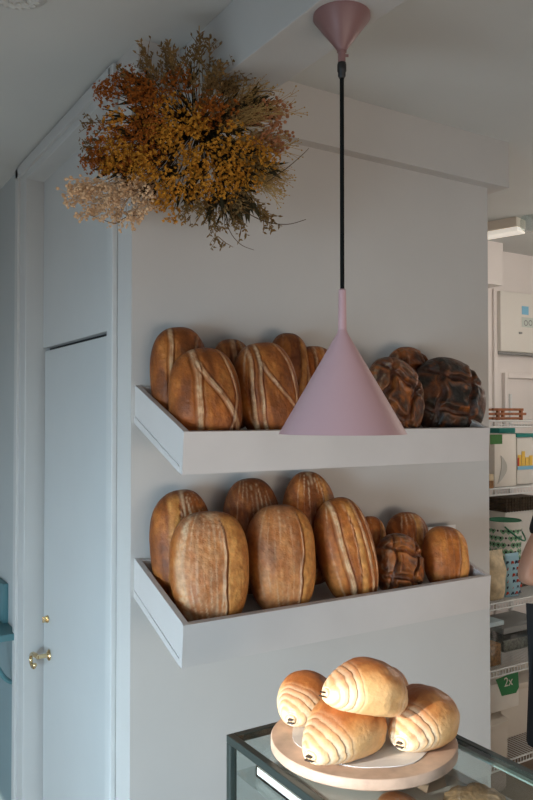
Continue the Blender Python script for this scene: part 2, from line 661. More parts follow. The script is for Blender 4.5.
    for i in range(1, NB + 1):
        rr = 1 - i / NB
        ring = []
        nseg = 1 if i == NB else NS
        for k in range(nseg):
            ph = 2 * PI * k / NS
            X, Z = outline(ph)
            q = math.sin((1 - i / NB) * PI / 2) ** .8
            h = tb * (1 - q ** 4) ** .5 if q < 1 else 0
            x, z = X * q, Z * q
            col, d = shade(x / a, z / L, q, False, ph)
            ring.append(bm.verts.new((x, h, z)))
            cols.append(col)
        rings.append(ring)
    for A, B in zip(rings, rings[1:]):
        for k in range(NS):
            k2 = (k + 1) % NS
            if len(A) == 1:
                bm.faces.new((A[0], B[k], B[k2]))
            elif len(B) == 1:
                bm.faces.new((A[k2], A[k], B[0]))
            else:
                bm.faces.new((A[k2], A[k], B[k], B[k2]))
    bmesh.ops.recalc_face_normals(bm, faces=bm.faces[:])
    me = bpy.data.meshes.new(name)
    bm.to_mesh(me)
    bm.free()
    at_ = me.color_attributes.new('crust', 'FLOAT_COLOR', 'POINT')
    at_.data.foreach_set('color', [c for col in cols for c in (*col, 1.0)])
    me.polygons.foreach_set('use_smooth', [True] * len(me.polygons))
    me.materials.append(M['darkcrust'] if boule else M['crust'])
    return me


def solve_x(px, y, z):
    lo, hi = -.6, 1.6
    for _ in range(50):
        mid = (lo + hi) / 2
        if pj((mid, y, z))[0] < px:
            lo = mid
        else:
            hi = mid
    return (lo + hi) / 2


def place_loaf(tfloor, pxb, pxt, ytop, wpx, yb, yt, tf, tb, style, seed, label, group, yaw=14, tone=1.0, lift=0.0, name='sourdough_loaf'):
    z0 = tfloor(yb) + .004 + lift
    B = Vector((solve_x(pxb, yb, z0), yb, z0))
    T = at(pxt, ytop, 1, yt)
    ax = (T - B)
    L = ax.length / 2
    ax.normalize()
    c = (T + B) / 2
    zc = pj(c)[2]
    psi = math.radians(yaw)
    n0 = Vector((-math.sin(psi), -math.cos(psi), 0))
    n = (n0 - ax * n0.dot(ax)).normalized()
    xx = n.cross(ax)                   # local x
    xx = -xx if xx.x < 0 else xx
    half = wpx / 2 * zc / FPX
    th = math.radians(32 - yaw)
    a = math.sqrt(max(.0004, half ** 2 - ((tf * .72) * math.sin(th)) ** 2)) / math.cos(th)
    me = loaf_mesh(name, a, L, tf, tb, style, seed, tone)
    o = bpy.data.objects.new(name, me)
    C.objects.link(o)
    yy = -n
    mw = Matrix((xx, yy, ax)).transposed().to_4x4()
    mw.translation = c
    o.matrix_world = mw
    tag(o, label, 'bread', group)
    return o


def lines(n, lo, hi, seed, st=.8, wd=.035):
    r = random.Random(seed)
    return [(lo + (hi - lo) * i / max(1, n - 1) + r.uniform(-.02, .02), wd * r.uniform(.7, 1.3), st * r.uniform(.55, 1)) for i in range(n)]


GU, GL = 'loaves in the upper tray', 'loaves in the lower tray'
FB, FT = -.205, -.150      # front row: y at bottom, at top
KB, KT = -.095, -.062      # back row
# ---- upper tray
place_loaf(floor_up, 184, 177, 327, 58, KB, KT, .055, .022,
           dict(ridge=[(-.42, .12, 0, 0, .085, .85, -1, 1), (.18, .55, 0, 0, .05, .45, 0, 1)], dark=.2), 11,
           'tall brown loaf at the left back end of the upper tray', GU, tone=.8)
place_loaf(floor_up, 211, 203, 348, 71, FB, FT, .062, .024,
           dict(ridge=[(-.36, -.05, 0, .03, .10, .95, -1, .95), (.20, -.52, 0, -.19, .095, .8, -1, .60), (.70, -.02, -.45, 0, .05, .7, -.9, .95)],
                lines=[(.88, .05, .7), (.97, .04, .6)], dark=.02), 12,
           'front left loaf of the upper tray with pale branching score lines', GU, tone=.92)
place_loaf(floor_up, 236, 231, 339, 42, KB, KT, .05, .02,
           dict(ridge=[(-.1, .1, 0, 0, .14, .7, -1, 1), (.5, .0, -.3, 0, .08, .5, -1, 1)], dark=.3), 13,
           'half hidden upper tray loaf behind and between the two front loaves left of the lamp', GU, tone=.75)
place_loaf(floor_up, 278, 259, 343, 62, FB, FT, .060, .024,
           dict(ridge=[(-.66, 0, .12, .05, .07, .8, -1, 1), (-.40, 0, .1, .06, .06, .9, -1, 1), (.22, -.50, 0, -.19, .07, .8, -1, .55), (.72, 0, -.4, 0, .05, .7, -1, 1)],
                lines=[(-.85, .05, .6), (.9, .04, .6)], dark=.1), 14,
           'large twin scored upper tray loaf just left of the pendant lamp shade', GU, tone=.9)
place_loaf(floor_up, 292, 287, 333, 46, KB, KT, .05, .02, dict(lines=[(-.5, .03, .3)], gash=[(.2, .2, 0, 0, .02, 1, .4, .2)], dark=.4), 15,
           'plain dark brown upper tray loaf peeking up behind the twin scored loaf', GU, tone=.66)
place_loaf(floor_up, 324, 313, 346, 50, -.135, -.092, .045, .02,
           dict(ridge=[(-.55, .0, .1, 0, .08, .8, -1, 1), (-.2, .05, .05, 0, .07, .8, -1, 1), (.2, .05, 0, 0, .07, .7, -1, 1)], lines=[(.5, .05, .7), (.75, .05, .7)], dark=.1), 16,
           'flour striped loaf partly hidden by the left side of the pendant shade', GU, tone=.85)
place_loaf(floor_up, 395, 390, 357, 62, FB, -.165, .060, .024,
           dict(boule=1, char=.6, rot=.5, flour=.6), 17, 'dark square scored round loaf just right of the pendant shade', GU, tone=.66, name='round_loaf')
place_loaf(floor_up, 412, 407, 347, 58, KB, KT, .05, .02,
           dict(boule=1, char=.5, rot=.1, flour=.5), 18, 'dark round loaf in the back row of the upper tray, top showing behind two others', GU, tone=.66, name='round_loaf')
place_loaf(floor_up, 450, 446, 358, 80, -.190, -.140, .062, .024,
           dict(boule=1, char=1.0, rot=.12, flour=.8, open=.45), 19, 'nearly black charred round loaf at the right end of the upper tray', GU, tone=.62, name='round_loaf')
# ---- lower tray
place_loaf(floor_lo, 188, 179, 490, 62, KB, KT, .058, .022,
           dict(lines=lines(5, .0, .75, 5, .8, .05) + [(-.55, .12, .55)], gash=[(-.2, .1, 0, 0, .02, -1, .4, .3)], dark=.12), 21,
           'lower tray loaf at the far left, behind the big front left loaf', GL, tone=.88)
place_loaf(floor_lo, 213, 208, 511, 78, FB, FT, .062, .024,
           dict(lines=lines(8, -.78, .30, 6, .72, .045) + [(-.86, .12, .85)], gash=[(.27, -.08, -.04, .05, .04, 1, 1.1, .45)],
                flourband=(-.85, .28, .45), dark=-.15), 22,
           'big front left loaf of the lower tray, flour lined with a tall right side gash', GL, tone=1.0)
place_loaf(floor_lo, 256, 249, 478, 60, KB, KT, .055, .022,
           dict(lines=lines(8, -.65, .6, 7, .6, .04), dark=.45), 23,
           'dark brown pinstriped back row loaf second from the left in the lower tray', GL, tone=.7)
place_loaf(floor_lo, 285, 279, 505, 69, FB, FT, .062, .024,
           dict(lines=lines(7, -.8, .3, 8, .55, .035), gash=[(.42, .02, -.12, .05, .035, 1, .9, .35)], flourband=(-.8, .3, .35), dark=-.1), 24,
           'upright golden front row loaf second from the left in the lower tray', GL, tone=1.0)
place_loaf(floor_lo, 312, 307, 472, 58, KB, KT, .052, .022,
           dict(lines=lines(7, -.6, .6, 9, .85, .045), gash=[(.3, .1, 0, 0, .02, 1, .3, .3)], dark=.15), 25,
           'striped brown loaf in the back row centre of the lower tray', GL, tone=.88)
place_loaf(floor_lo, 360, 334, 499, 58, FB, FT, .060, .024,
           dict(ridge=[(-.36, -.05, .10, 0, .10, 1.0, -1, 1), (.50, 0, -.12, 0, .06, .85, -1, 1), (.72, 0, -.2, 0, .05, .8, -1, 1)], lines=[(-.75, .05, .5), (.85, .05, .8), (.95, .05, .7)],
                gash=[(.1, .1, -.1, 0, .02, 1, .3, .3)], dark=-.05), 26,
           'leaning front loaf of the lower tray with one bold white flour stripe', GL, tone=1.0)
place_loaf(floor_lo, 372, 370, 516, 34, -.11, -.075, .042, .02, dict(lines=[(-.3, .05, .4)], gash=[(.1, .4, 0, 0, .03, 1, .5, .5)], dark=-.1), 27,
           'small loaf mostly hidden in the gap right of the white striped loaf', GL, tone=.95)
place_loaf(floor_lo, 410, 406, 512, 46, KB, KT, .05, .02,
           dict(lines=lines(6, -.6, .6, 10, .8, .06), gash=[(0, .1, 0, 0, .03, 1, .4, .4)], dark=.1), 28,
           'brown striped back row loaf rising behind the square scored loaf in the lower tray', GL, tone=.88)
place_loaf(floor_lo, 399, 397, 533, 52, FB, -.170, .058, .024, dict(boule=1, char=.35, rot=.15, flour=.5, open=.9), 29,
           'round dark square scored loaf in the front row of the lower tray', GL, tone=.85, name='round_loaf')
place_loaf(floor_lo, 448, 443, 526, 47, -.212, -.165, .056, .022, dict(lines=lines(4, -.6, .2, 11, .25, .03), gash=[(.25, .1, -.1, 0, .03, 1, .7, .2)], dark=-.1), 30,
           'short plain golden loaf at the right end of the lower tray', GL, tone=1.05)
# white paper peeking above the last loaf
p0 = at(440, 545, 1, -.03)
p1 = at(452, 524, 1, -.02)
cdz = floor_lo(-.04)
o = MB().box((p1.x - .12, -.036, cdz + .002), (p1.x, -.033, p1.z)).build('paper_sheet', M['paper'], origin=(p1.x - .06, -.035, cdz))
tag(o, 'white sheet of paper behind the short golden loaf at the lower tray end', 'paper')

# ------------------------------------------------------------------ pendant lamp
LX, LY = .184, -.627
ztop = BB
lamp = empty('pendant_lamp', (LX, LY, BB), 'dusty pink conical pendant lamp hanging from the ceiling beam on a black cord', 'lamp')
zap = at(340, 331, 1, LY).z
zbt = at(340, 434, 1, LY).z
znk = at(340, 290, 1, LY).z
c_ = MB()
c_.lathe([(0, ztop), (.056, ztop), (.056, ztop - .006), (.013, ztop - .063), (.0095, ztop - .069), (.0095, ztop - .072), (0, ztop - .072)], (LX, LY, 0), 48)
c_.build('ceiling_cup', M['pinkdark'], lamp)
c_ = MB()
c_.lathe([(0, ztop - .07), (.0075, ztop - .07), (.0075, ztop - .094), (0, ztop - .094)], (LX, LY, 0), 20)
c_.tube([(LX, LY - .0, ztop - .079), Vector((LX, LY, ztop - .079)) + RT * .013], .0028, 8)
c_.build('cup_stem', M['pinkdark'], lamp)
c_ = MB()
c_.lathe([(0, ztop - .093), (.008, ztop - .093), (.009, ztop - .097), (.009, ztop - .110), (.0075, ztop - .112), (.0075, ztop - .120), (.005, ztop - .124), (0, ztop - .124)], (LX, LY, 0), 20)
c_.build('cord_grip', M['black'], lamp)
MB().tube([(LX, LY, ztop - .122), (LX, LY, (ztop + znk) / 2), (LX, LY, znk)], .0042, 10).build('cord', M['cord'], lamp)
c_ = MB()
c_.lathe([(0, znk + .004), (.004, znk + .003), (.0075, znk), (.0085, zap), (0, zap - .004)], (LX, LY, 0), 24)
c_.build('neck', M['pink'], lamp)
c_ = MB()
r0 = .124
c_.lathe([(.0085, zap + .003), (.0105, zap - .004), (r0, zbt), (r0 - .002, zbt), (.010, zap - .012), (.0085, zap - .012)], (LX, LY, 0), 96)
c_.build('lamp_shade', M['pink'], lamp)
c_ = MB()
c_.lathe([(0, zap - .02), (.016, zap - .022), (.016, zap - .065), (.012, zap - .07), (.03, zap - .105), (.033, zap - .125), (.024, zap - .150), (0, zap - .158)], (LX, LY, 0), 32)
c_.build('bulb', M['whitein'], lamp)

# ------------------------------------------------------------------ glass display case
ZT = 1.25
CX0, CX1, CY1, CY0 = -.105, .222, -.685, -2.15
CB = .86
case = empty('display_case', ((CX0 + CX1) / 2, -1.2, 0), 'glass display case with dark metal edges under the plate of pastries', 'display case')
w = .013
fr = MB()
for x in (CX0, CX1 - w):
    fr.box((x, CY0, ZT - w), (x + w, CY1, ZT), .0015)
    for y in (CY0, CY1 - w):
        fr.box((x, y, CB), (x + w, y + w, ZT - w), .0015)
    fr.box((x, CY0, CB), (x + w, CY1, CB + w), .0015)
for y in (CY0, CY1 - w):
    fr.box((CX0 + w, y, ZT - w), (CX1 - w, y + w, ZT), .0015)
    fr.box((CX0 + w, y, CB), (CX1 - w, y + w, CB + w), .0015)
fr.build('metal_frame', M['frame'], case, smooth=False)
MB().box((CX0 + w + .001, CY0 + w + .001, ZT - .007), (CX1 - w - .001, CY1 - w - .001, ZT - .001)).build('glass_top', M['glass'], case, smooth=False)
for x in (CX0 + .004, CX1 - .009):
    MB().box((x, CY0 + w, CB + w), (x + .005, CY1 - w, ZT - w)).build('side_pane', M['glass'], case, smooth=False)
MB().box((CX0 + w, CY1 - .009, CB + w), (CX1 - w, CY1 - .004, ZT - w)).build('end_pane', M['glass'], case, smooth=False)
MB().box((CX1 - w - .010, CY0 + w, ZT - .0105), (CX1 - w - .001, CY1 - w, ZT - .0075)).build('glass_lip', M['glassedge'], case, smooth=False)
MB().box((CX0, CY0, .08), (CX1, CY1, CB), .004).box((CX0 + .03, CY0 + .03, 0), (CX1 - .03, CY1 - .03, .08)).build('base_cabinet', M['cab'], case, smooth=False)
SHZ = 1.186
MB().box((CX0 + w, CY0 + w, SHZ), (CX1 - w, CY1 - w, SHZ + .006)).build('glass_shelf', glass('shelf_glass', (.94, .97, .965)), case, smooth=False)


# round board with paper
zb0 = ZT + .001
bc0 = at(363, 739, 2, ZT + .014)
bc = Vector((bc0.x, bc0.y, zb0))
RB = .147
bd = MB()
bd.lathe([(0, 0), (RB - .008, 0), (RB - .002, .002), (RB, .004), (RB, .0165), (RB - .0015, .0185), (RB - .004, .019), (0, .019)], (0, 0, 0), 96)
bo = bd.build('serving_board', M['board'])
bo.location = bc
tag(bo, 'round pale serving board on the glass case holding a pile of pastries', 'board')
pp = MB()
pts = []
for k in range(40):
    a = 2 * PI * k / 40
    rr = .112 * (1 + .03 * math.sin(3 * a + 1) + .02 * math.sin(7 * a))
    pts.append((rr * math.cos(a), rr * math.sin(a), .0195))
pp.prism(pts, (0, 0, .0012))
po = pp.build('paper_liner', M['paper'], smooth=False)
po.location = bc
tag(po, 'white paper liner between the round board and its pastries', 'paper')


# ------------------------------------------------------------------ pains au chocolat
P_PALE = lin((246, 224, 190))
P_GOLD = lin((230, 182, 124))
P_BRN = lin((200, 130, 70))
P_DK = lin((160, 90, 42))


def pastry_mesh(name, L, R, H, seed, bake=1.0):
    """rolled pastry along local x: small spiral ends, layered shoulders, domed browned top, flat bottom z=0"""
    r = random.Random(seed)
    sd = Vector((r.uniform(-9, 9), r.uniform(-9, 9), r.uniform(-9, 9)))
    NX, NS = 150, 84
    bm = bmesh.new()
    cols = []
    rings = []
    nl = 7
    off = r.uniform(.05, .20)
    for i in range(NX + 1):
        t = -1 + 2 * i / NX
        rad = .24 + .76 * max(0, 1 - abs(t - off * (1 - t * t)) ** 1.8) ** .72
        ring = []
        for k in range(NS):
            ph = 2 * PI * k / NS
            c, s = math.cos(ph), math.sin(ph)
            n1 = noise.fractal(Vector((t * 1.1, c, s)) * 1.2 + sd, 1, 2, 3)
            n2 = noise.fractal(Vector((t * 5, c * 3, s * 3)) + sd, 1, 2, 3)
            q = abs(t) + .09 * c + .05 * math.sin(2 * ph + 1) + .012 * n1
            layer = q * nl
            fr_ = layer - math.floor(layer)
            inner = smst(.28, .62, q) * (1.0 if t < 0 else .75)
            saw = fr_ * smst(0, .12, 1 - fr_)
            rr = rad * (1 - .046 * saw * inner) * (1 + .05 * n1)
            y = R * rr * math.copysign(abs(c) ** .8, c)
            zz = rr * (s if s > 0 else s * .85)
            z = H * .40 * (.50 + .50 * rad) + zz * H * .60
            z = max(z, .0005)
            x = L * t + .06 * L * (1 - t * t) * n1
            up = smst(.05, .85, s * (1 - .38 * abs(t) ** 1.5) + .22 * n1)
            col = mixc(P_GOLD, P_BRN, up * bake)
            col = mixc(col, P_DK, .9 * smst(.40, .88, s * (1 - .62 * t * t) + .5 * n1 + .25 * n2) * bake)
            lo = 1 - .55 * up
            col = mixc(col, P_PALE, (.25 + .70 * smst(.1, .7, fr_)) * inner * lo)
            edge = smst(.72, .98, fr_) * inner
            col = mixc(col, P_BRN, .40 * edge)
            ring.append(bm.verts.new((x, y, z)))
            cols.append(col)
        rings.append(ring)
    for sgn, ring0 in ((-1, rings[0]), (1, rings[-1])):
        cen = Vector((0, 0, 0))
        for v in ring0:
            cen += v.co
        cen /= NS
        NE = 20
        newrings = []
        for j in range(1, NE):
            f = 1 - j / NE
            ring = []
            for k in range(NS):
                p = cen + (ring0[k].co - cen) * f
                sp = (f * 2.2 + k / NS) % 1.0
                gv = 1 - smst(.04, .26, min(sp, 1 - sp))
                p.x += sgn * (.006 * math.sin(PI / 2 * (1 - f)) - .0025 * gv)
                ring.append(bm.verts.new(p))
                cols.append(mixc(mixc(P_PALE, P_GOLD, .25), P_BRN, .4 * gv))
            newrings.append(ring)
        allr = [ring0] + newrings
        for A, B in zip(allr, allr[1:]):
            for k in range(NS):
                k2 = (k + 1) % NS
                bm.faces.new((A[k], A[k2], B[k2], B[k]))
        bm.faces.new(allr[-1])
    for A, B in zip(rings, rings[1:]):
        for k in range(NS):
            k2 = (k + 1) % NS
            bm.faces.new((A[k], A[k2], B[k2], B[k]))
    bmesh.ops.recalc_face_normals(bm, faces=bm.faces[:])
    me = bpy.data.meshes.new(name)
    bm.to_mesh(me)
    bm.free()
    at_ = me.color_attributes.new('crust', 'FLOAT_COLOR', 'POINT')
    at_.data.foreach_set('color', [c for col in cols for c in (*col, 1.0)])
    me.polygons.foreach_set('use_smooth', [True] * len(me.polygons))
    me.materials.append(M['pastry'])
    return me


def pastry(pos, axis_deg, pitch, roll, L, R, H, seed, label, bake=1.0, group='pastries piled on the board'):
    me = pastry_mesh('pain_au_chocolat', L, R, H, seed, bake)
    o = bpy.data.objects.new('pain_au_chocolat', me)
    C.objects.link(o)
    o.location = pos
    o.rotation_mode = 'XYZ'
    o.rotation_euler = (math.radians(roll), math.radians(pitch), math.radians(axis_deg))
    tag(o, label, 'pastry', group)
    for sx in (-1, 1):
        for dz in (.215, .285):
            b = MB()
            wy = R * (.11 if dz < .25 else .08)
            b.box((sx * (L + .004) - .006, -wy, H * dz - .0010), (sx * (L + .004) + .0014, wy, H * dz + .0009), .0005)
            ch = bpy.data.objects.new('chocolate_stick', b.mesh('chocolate_stick', M['choc'], True))
            C.objects.link(ch)
            ch.parent = o
    return o


zp = bc.z + .021


def on_board(px, py, z=None):
    p = at(px, py, 2, zp if z is None else z)
    return p


# axis angle: local +x direction in the world; the visible spiral end is local -x
pf = on_board(342, 751)
pastry((pf.x, pf.y, zp), 20, 0, 0, .080, .058, .078, 41, 'front pastry on the board, nearest the rim, spiral end facing left')
pl = on_board(306, 717)
pastry((pl.x, pl.y, zp), 34, 0, 0, .062, .050, .072, 42, 'small left pastry at the back of the board, chocolate end showing')
pr = on_board(422, 740)
pastry((pr.x, pr.y, zp), 22, 0, 0, .072, .054, .080, 43, 'right hand pastry on the board with dark chocolate in its left end')
pb = on_board(384, 708)
pastry((pb.x, pb.y, zp), 70, 0, 0, .056, .046, .070, 44, 'pastry at the back of the board hidden under the topmost one')
ptp = on_board(363, 712, zp + .060)
pastry((ptp.x, ptp.y, zp + .060), -4, 14, -8, .070, .053, .080, 45, 'topmost pastry lying across the pile on the board')

# ------------------------------------------------------------------ things inside the case
tin = MB()
tx0, tx1, ty0, ty1 = CX0 + .03, CX1 - .03, -1.60, -.73
tz = SHZ + .0065
tin.box((tx0, ty0, tz), (tx1, ty1, tz + .004))
for a_, b_ in (((tx0, ty0), (tx0 + .004, ty1)), ((tx1 - .004, ty0), (tx1, ty1)), ((tx0, ty0), (tx1, ty0 + .004)), ((tx0, ty1 - .004), (tx1, ty1))):
    tin.box((a_[0], a_[1], tz), (b_[0], b_[1], tz + .016))
tag(tin.build('baking_tray', M['paper'], origin=((tx0 + tx1) / 2, (ty0 + ty1) / 2, tz)), 'pale shallow tray inside the glass case under the pastry plate', 'tray')
tzi = tz + .005
for i, (px, py, ang, lab) in enumerate(((396, 803, 20, 'pastry inside the case directly below the round board'),
                                        (322, 826, -30, 'leftmost pastry inside the glass case behind the glass front'))):
    p = at(px, py, 2, tzi + .03)
    pastry((p.x, p.y, tzi), ang, 0, 0, .042, .034, .040, 60 + i, lab, group='pastries inside the glass case')
# crumbly flat loaf at right, and a price holder wedge
p = at(478, 788, 2, tzi + .02)
fl = MB()
fl.lathe([(0, 0), (.05, 0), (.062, .010), (.058, .022), (.04, .031), (0, .034)], (0, 0, 0), 40)
for v in fl.bm.verts:
    n = noise.fractal(v.co * 40, 1, 2, 4)
    v.co.z = max(0, v.co.z * (1 + .35 * n))
    v.co.x *= 1.15
fo = fl.build('nut_cake', mat('crumbly_cake', lin((196, 160, 124)), .7, .4, 60, .8, 120), smooth='all')
fo.location = (.136, -1.004, tzi)
fo.scale = (.72, .72, .8)
tag(fo, 'crumbly flat nut cake inside the case at its right side', 'cake')
p = Vector((.168, -.915, 0))
wd = MB()
wd.prism([(p.x - .055, p.y - .012, tzi), (p.x - .012, p.y - .012, tzi), (p.x - .026, p.y - .012, tzi + .042), (p.x - .036, p.y - .012, tzi + .042)], (0, .055, 0))
tag(wd.build('card_holder', M['board'], smooth=False, origin=(p.x - .03, p.y, tzi)), 'slanted pale wooden card holder inside the case below the right pastry', 'card holder')

# ------------------------------------------------------------------ dried flower bunch
MF = {
    'amber': mat('amber_petals', lin((180, 124, 44)), .8, .35, 45, spec=.1),
    'rust': mat('rust_petals', lin((148, 84, 32)), .8, .35, 45, spec=.1),
    'spike': mat('brown_seed_spikes', lin((124, 98, 62)), .9, .3, 60, spec=.1),
    'leaf': mat('dark_dried_leaves', lin((60, 54, 36)), .9, .3, 40, spec=.1),
    'straw': mat('straw_stems', lin((172, 140, 88)), .9, .25, 50, spec=.1),
    'berry': mat('reddish_berries', lin((160, 104, 66)), .8, .3, 60),
    'gyp': mat('pale_tiny_flowers', lin((206, 170, 132)), .7, .2, 60),
    'twig': mat('brown_twig', lin((84, 64, 42)), .9, .2, 60, spec=.1),
}
bq0 = at(186, 148, 1, -.19)
fl_root = empty('dried_flower_bunch', (bq0.x, bq0.y, bq0.z), 'hanging bunch of amber dried flowers in the corner under the ceiling beam', 'dried flowers')
E1 = RT.copy()
E2 = Vector((0, 0, 1))
E3 = -F0.copy()          # towards the room
PXM = .00228


def blossom_mesh(name, seed, n=44, R=.034, pr=.0044):
    r = random.Random(seed)
    b = bmesh.new()
    for i in range(n):
        th = r.uniform(0, 2 * PI)
        cz = r.uniform(-.8, 1)
        rr = R * r.uniform(.15, 1.0) ** .6
        s = math.sqrt(1 - cz * cz)
        p = Vector((rr * s * math.cos(th), rr * s * math.sin(th), rr * cz * .75))
        nrm = (p + Vector((0, 0, .01))).normalized()
        t1 = nrm.orthogonal().normalized()
        t2 = nrm.cross(t1)
        k = 5
        a0 = r.uniform(0, 6)
        c0 = b.verts.new(p - nrm * .002)
        for j in range(k):
            a1 = a0 + 2 * PI * j / k
            d = t1 * math.cos(a1) + t2 * math.sin(a1)
            e = t1 * math.cos(a1 + PI / 2) + t2 * math.sin(a1 + PI / 2)
            q = pr * r.uniform(.7, 1.2)
            v1 = b.verts.new(p + d * q * .6 + e * q * .38 + nrm * .0015)
            v2 = b.verts.new(p + d * q * 1.15 + nrm * r.uniform(.0, .004))
            v3 = b.verts.new(p + d * q * .6 - e * q * .38 + nrm * .0015)
            b.faces.new((c0, v1, v2, v3))
    me = bpy.data.meshes.new(name)
    b.to_mesh(me)
    b.free()
    return me


def add_stem(b, pts, r0, r1, seg=4):
    mb = MB.__new__(MB)
    mb.bm = b
    n = len(pts)
    mb.tube(pts, [r0 + (r1 - r0) * i / (n - 1) for i in range(n)], seg, caps=False)


def spike_mesh(name, seed, L=.13, pods=46, pr=.0045):
    """upright spike along +z with small pointed pods and a few side shoots"""
    r = random.Random(seed)
    b = bmesh.new()
    shoots = [[Vector((0, 0, 0)), Vector((r.uniform(-.01, .01), r.uniform(-.01, .01), L * .5)), Vector((r.uniform(-.018, .018), r.uniform(-.018, .018), L))]]
    for i in range(5):
        t = r.uniform(.25, .8)
        p = shoots[0][0].lerp(shoots[0][2], t)
        a = r.uniform(0, 6.28)
        d = Vector((math.cos(a), math.sin(a), 1.1)).normalized() * L * r.uniform(.22, .42)
        shoots.append([p, p + d * .5 + Vector((0, 0, .003)), p + d])
    for s in shoots:
        add_stem(b, s, .0013, .0006)
    for i in range(pods):
        s = shoots[0] if r.random() < .45 else r.choice(shoots)
        t = r.uniform(.25, 1.0)
        p = s[0].lerp(s[1], t * 2) if t < .5 else s[1].lerp(s[2], t * 2 - 1)
        a = r.uniform(0, 6.28)
        d = Vector((math.cos(a), math.sin(a), r.uniform(.4, 1.4))).normalized()
        u = d.orthogonal().normalized()
        w_ = d.cross(u)
        q = pr * r.uniform(.7, 1.4)
        v = [b.verts.new(p), b.verts.new(p + d * q * 1.2 + u * q * .55), b.verts.new(p + d * q * 1.2 - u * q * .3 + w_ * q * .5),
             b.verts.new(p + d * q * 1.2 - u * q * .3 - w_ * q * .5), b.verts.new(p + d * q * 2.6)]
        for f in ((0, 1, 2), (0, 2, 3), (0, 3, 1), (4, 2, 1), (4, 3, 2), (4, 1, 3)):
            b.faces.new([v[j] for j in f])
    me = bpy.data.meshes.new(name)
    b.to_mesh(me)
    b.free()
    return me


def spray_mesh(name, seed, L=.17, n=13, bead=.0016, spread=.35):
    """fine branching spray along +z ending in small beads"""
    r = random.Random(seed)
    b = bmesh.new()
    ends = []
    main = [Vector((0, 0, 0)), Vector((0, 0, L * .3)), Vector((r.uniform(-.01, .01), r.uniform(-.01, .01), L * .55))]
    add_stem(b, main, .0014, .001)
    for i in range(n):
        t = r.uniform(.15, 1)
        p = main[0].lerp(main[2], t)
        a = r.uniform(0, 6.28)
        d = Vector((math.cos(a) * spread * r.uniform(.3, 1.2), math.sin(a) * spread * r.uniform(.3, 1.2), 1)).normalized()
        l = L * r.uniform(.28, .5)
        e = p + d * l
        bend = Vector((r.uniform(-1, 1), r.uniform(-1, 1), 0)) * .008
        add_stem(b, [p, p + d * l * .5 + bend, e], .0009, .0005, 3)
        ends.append(e)
        for j in range(2):
            a2 = r.uniform(0, 6.28)
            e2 = p + d * l * r.uniform(.45, .8) + bend * .6
            q = e2 + (d + Vector((math.cos(a2), math.sin(a2), .2)) * .7).normalized() * l * .3
            add_stem(b, [e2, q], .0006, .0004, 3)
            ends.append(q)
    for e in ends:
        bmesh.ops.create_icosphere(b, subdivisions=1, radius=bead * r.uniform(.7, 1.4), matrix=Matrix.Translation(e))
    me = bpy.data.meshes.new(name)
    b.to_mesh(me)
    b.free()
    return me


def leaf_mesh(name, seed, L=.10, n=9):
    """dark foliage tuft: narrow pointed leaves along +z"""
    r = random.Random(seed)
    b = bmesh.new()
    for i in range(n):
        a = r.uniform(0, 6.28)
        d = Vector((math.cos(a) * r.uniform(.1, .6), math.sin(a) * r.uniform(.1, .6), 1)).normalized()
        u = d.orthogonal().normalized()
        l = L * r.uniform(.6, 1.1)
        wdt = l * r.uniform(.06, .12)
        up = d.cross(u) * l * r.uniform(-.2, .2)
        A = [b.verts.new(d * l * t + u * wdt * w2 + up * t * t) for t, w2 in ((.05, .2), (.35, 1), (.7, .7))]
        B = [b.verts.new(d * l * t - u * wdt * w2 + up * t * t) for t, w2 in ((.05, .2), (.35, 1), (.7, .7))]
        T = b.verts.new(d * l + up)
        for j in range(2):
            b.faces.new((A[j], A[j + 1], B[j + 1], B[j]))
        b.faces.new((A[2], T, B[2]))
    me = bpy.data.meshes.new(name)
    b.to_mesh(me)
    b.free()
    return me


def fchild(name, me, m, base, direction, scale=1.0, label=None):
    if not me.materials:
        me.materials.append(m)
    o = bpy.data.objects.new(name, me)
    C.objects.link(o)
    o.parent = fl_root
    o.location = base
    q = Vector((0, 0, 1)).rotation_difference(Vector(direction))
    o.rotation_mode = 'QUATERNION'
    o.rotation_quaternion = q @ Vector((0, 0, 1)).rotation_difference(Vector((0, 0, 1)))
    o.rotation_mode = 'XYZ'
    o.rotation_euler = (q.to_matrix() @ Matrix.Rotation(rnd.uniform(0, 6.28), 3, 'Z')).to_euler()
    o.scale = (scale,) * 3
    if label:
        o['label'] = label
    return o


def fp(dx, dy, d):
    """offset in the bunch: dx to the right, dy down (in photo-pixel sized steps of 2.3 mm), d towards the room"""
    return E1 * (dx * PXM) - E2 * (dy * PXM) + E3 * d


heart = fp(12, -30, -.035)
heads = {k: [blossom_mesh('flower_head', 100 + i + 10 * j) for i in range(4)] for j, k in enumerate(('amber', 'rust'))}
stems_b = bmesh.new()


def stem_to(p):
    mid = heart.lerp(p, .5) + Vector((rnd.uniform(-.01, .01), rnd.uniform(-.01, .01), rnd.uniform(-.01, .01)))
    add_stem(stems_b, [heart + Vector((rnd.uniform(-.01, .01),) * 3), mid, p], .0013, .0009, 4)


def region(n, cx, cy, rx, ry):
    out_ = []
    while len(out_) < n:
        x, y = rnd.uniform(-1, 1), rnd.uniform(-1, 1)
        if x * x + y * y <= 1:
            out_.append((cx + x * rx, cy + y * ry))
    return out_


def depth_at(dx, dy):
    q = (dx / 115) ** 2 + (dy / 90) ** 2
    return .085 * max(0, 1 - q)


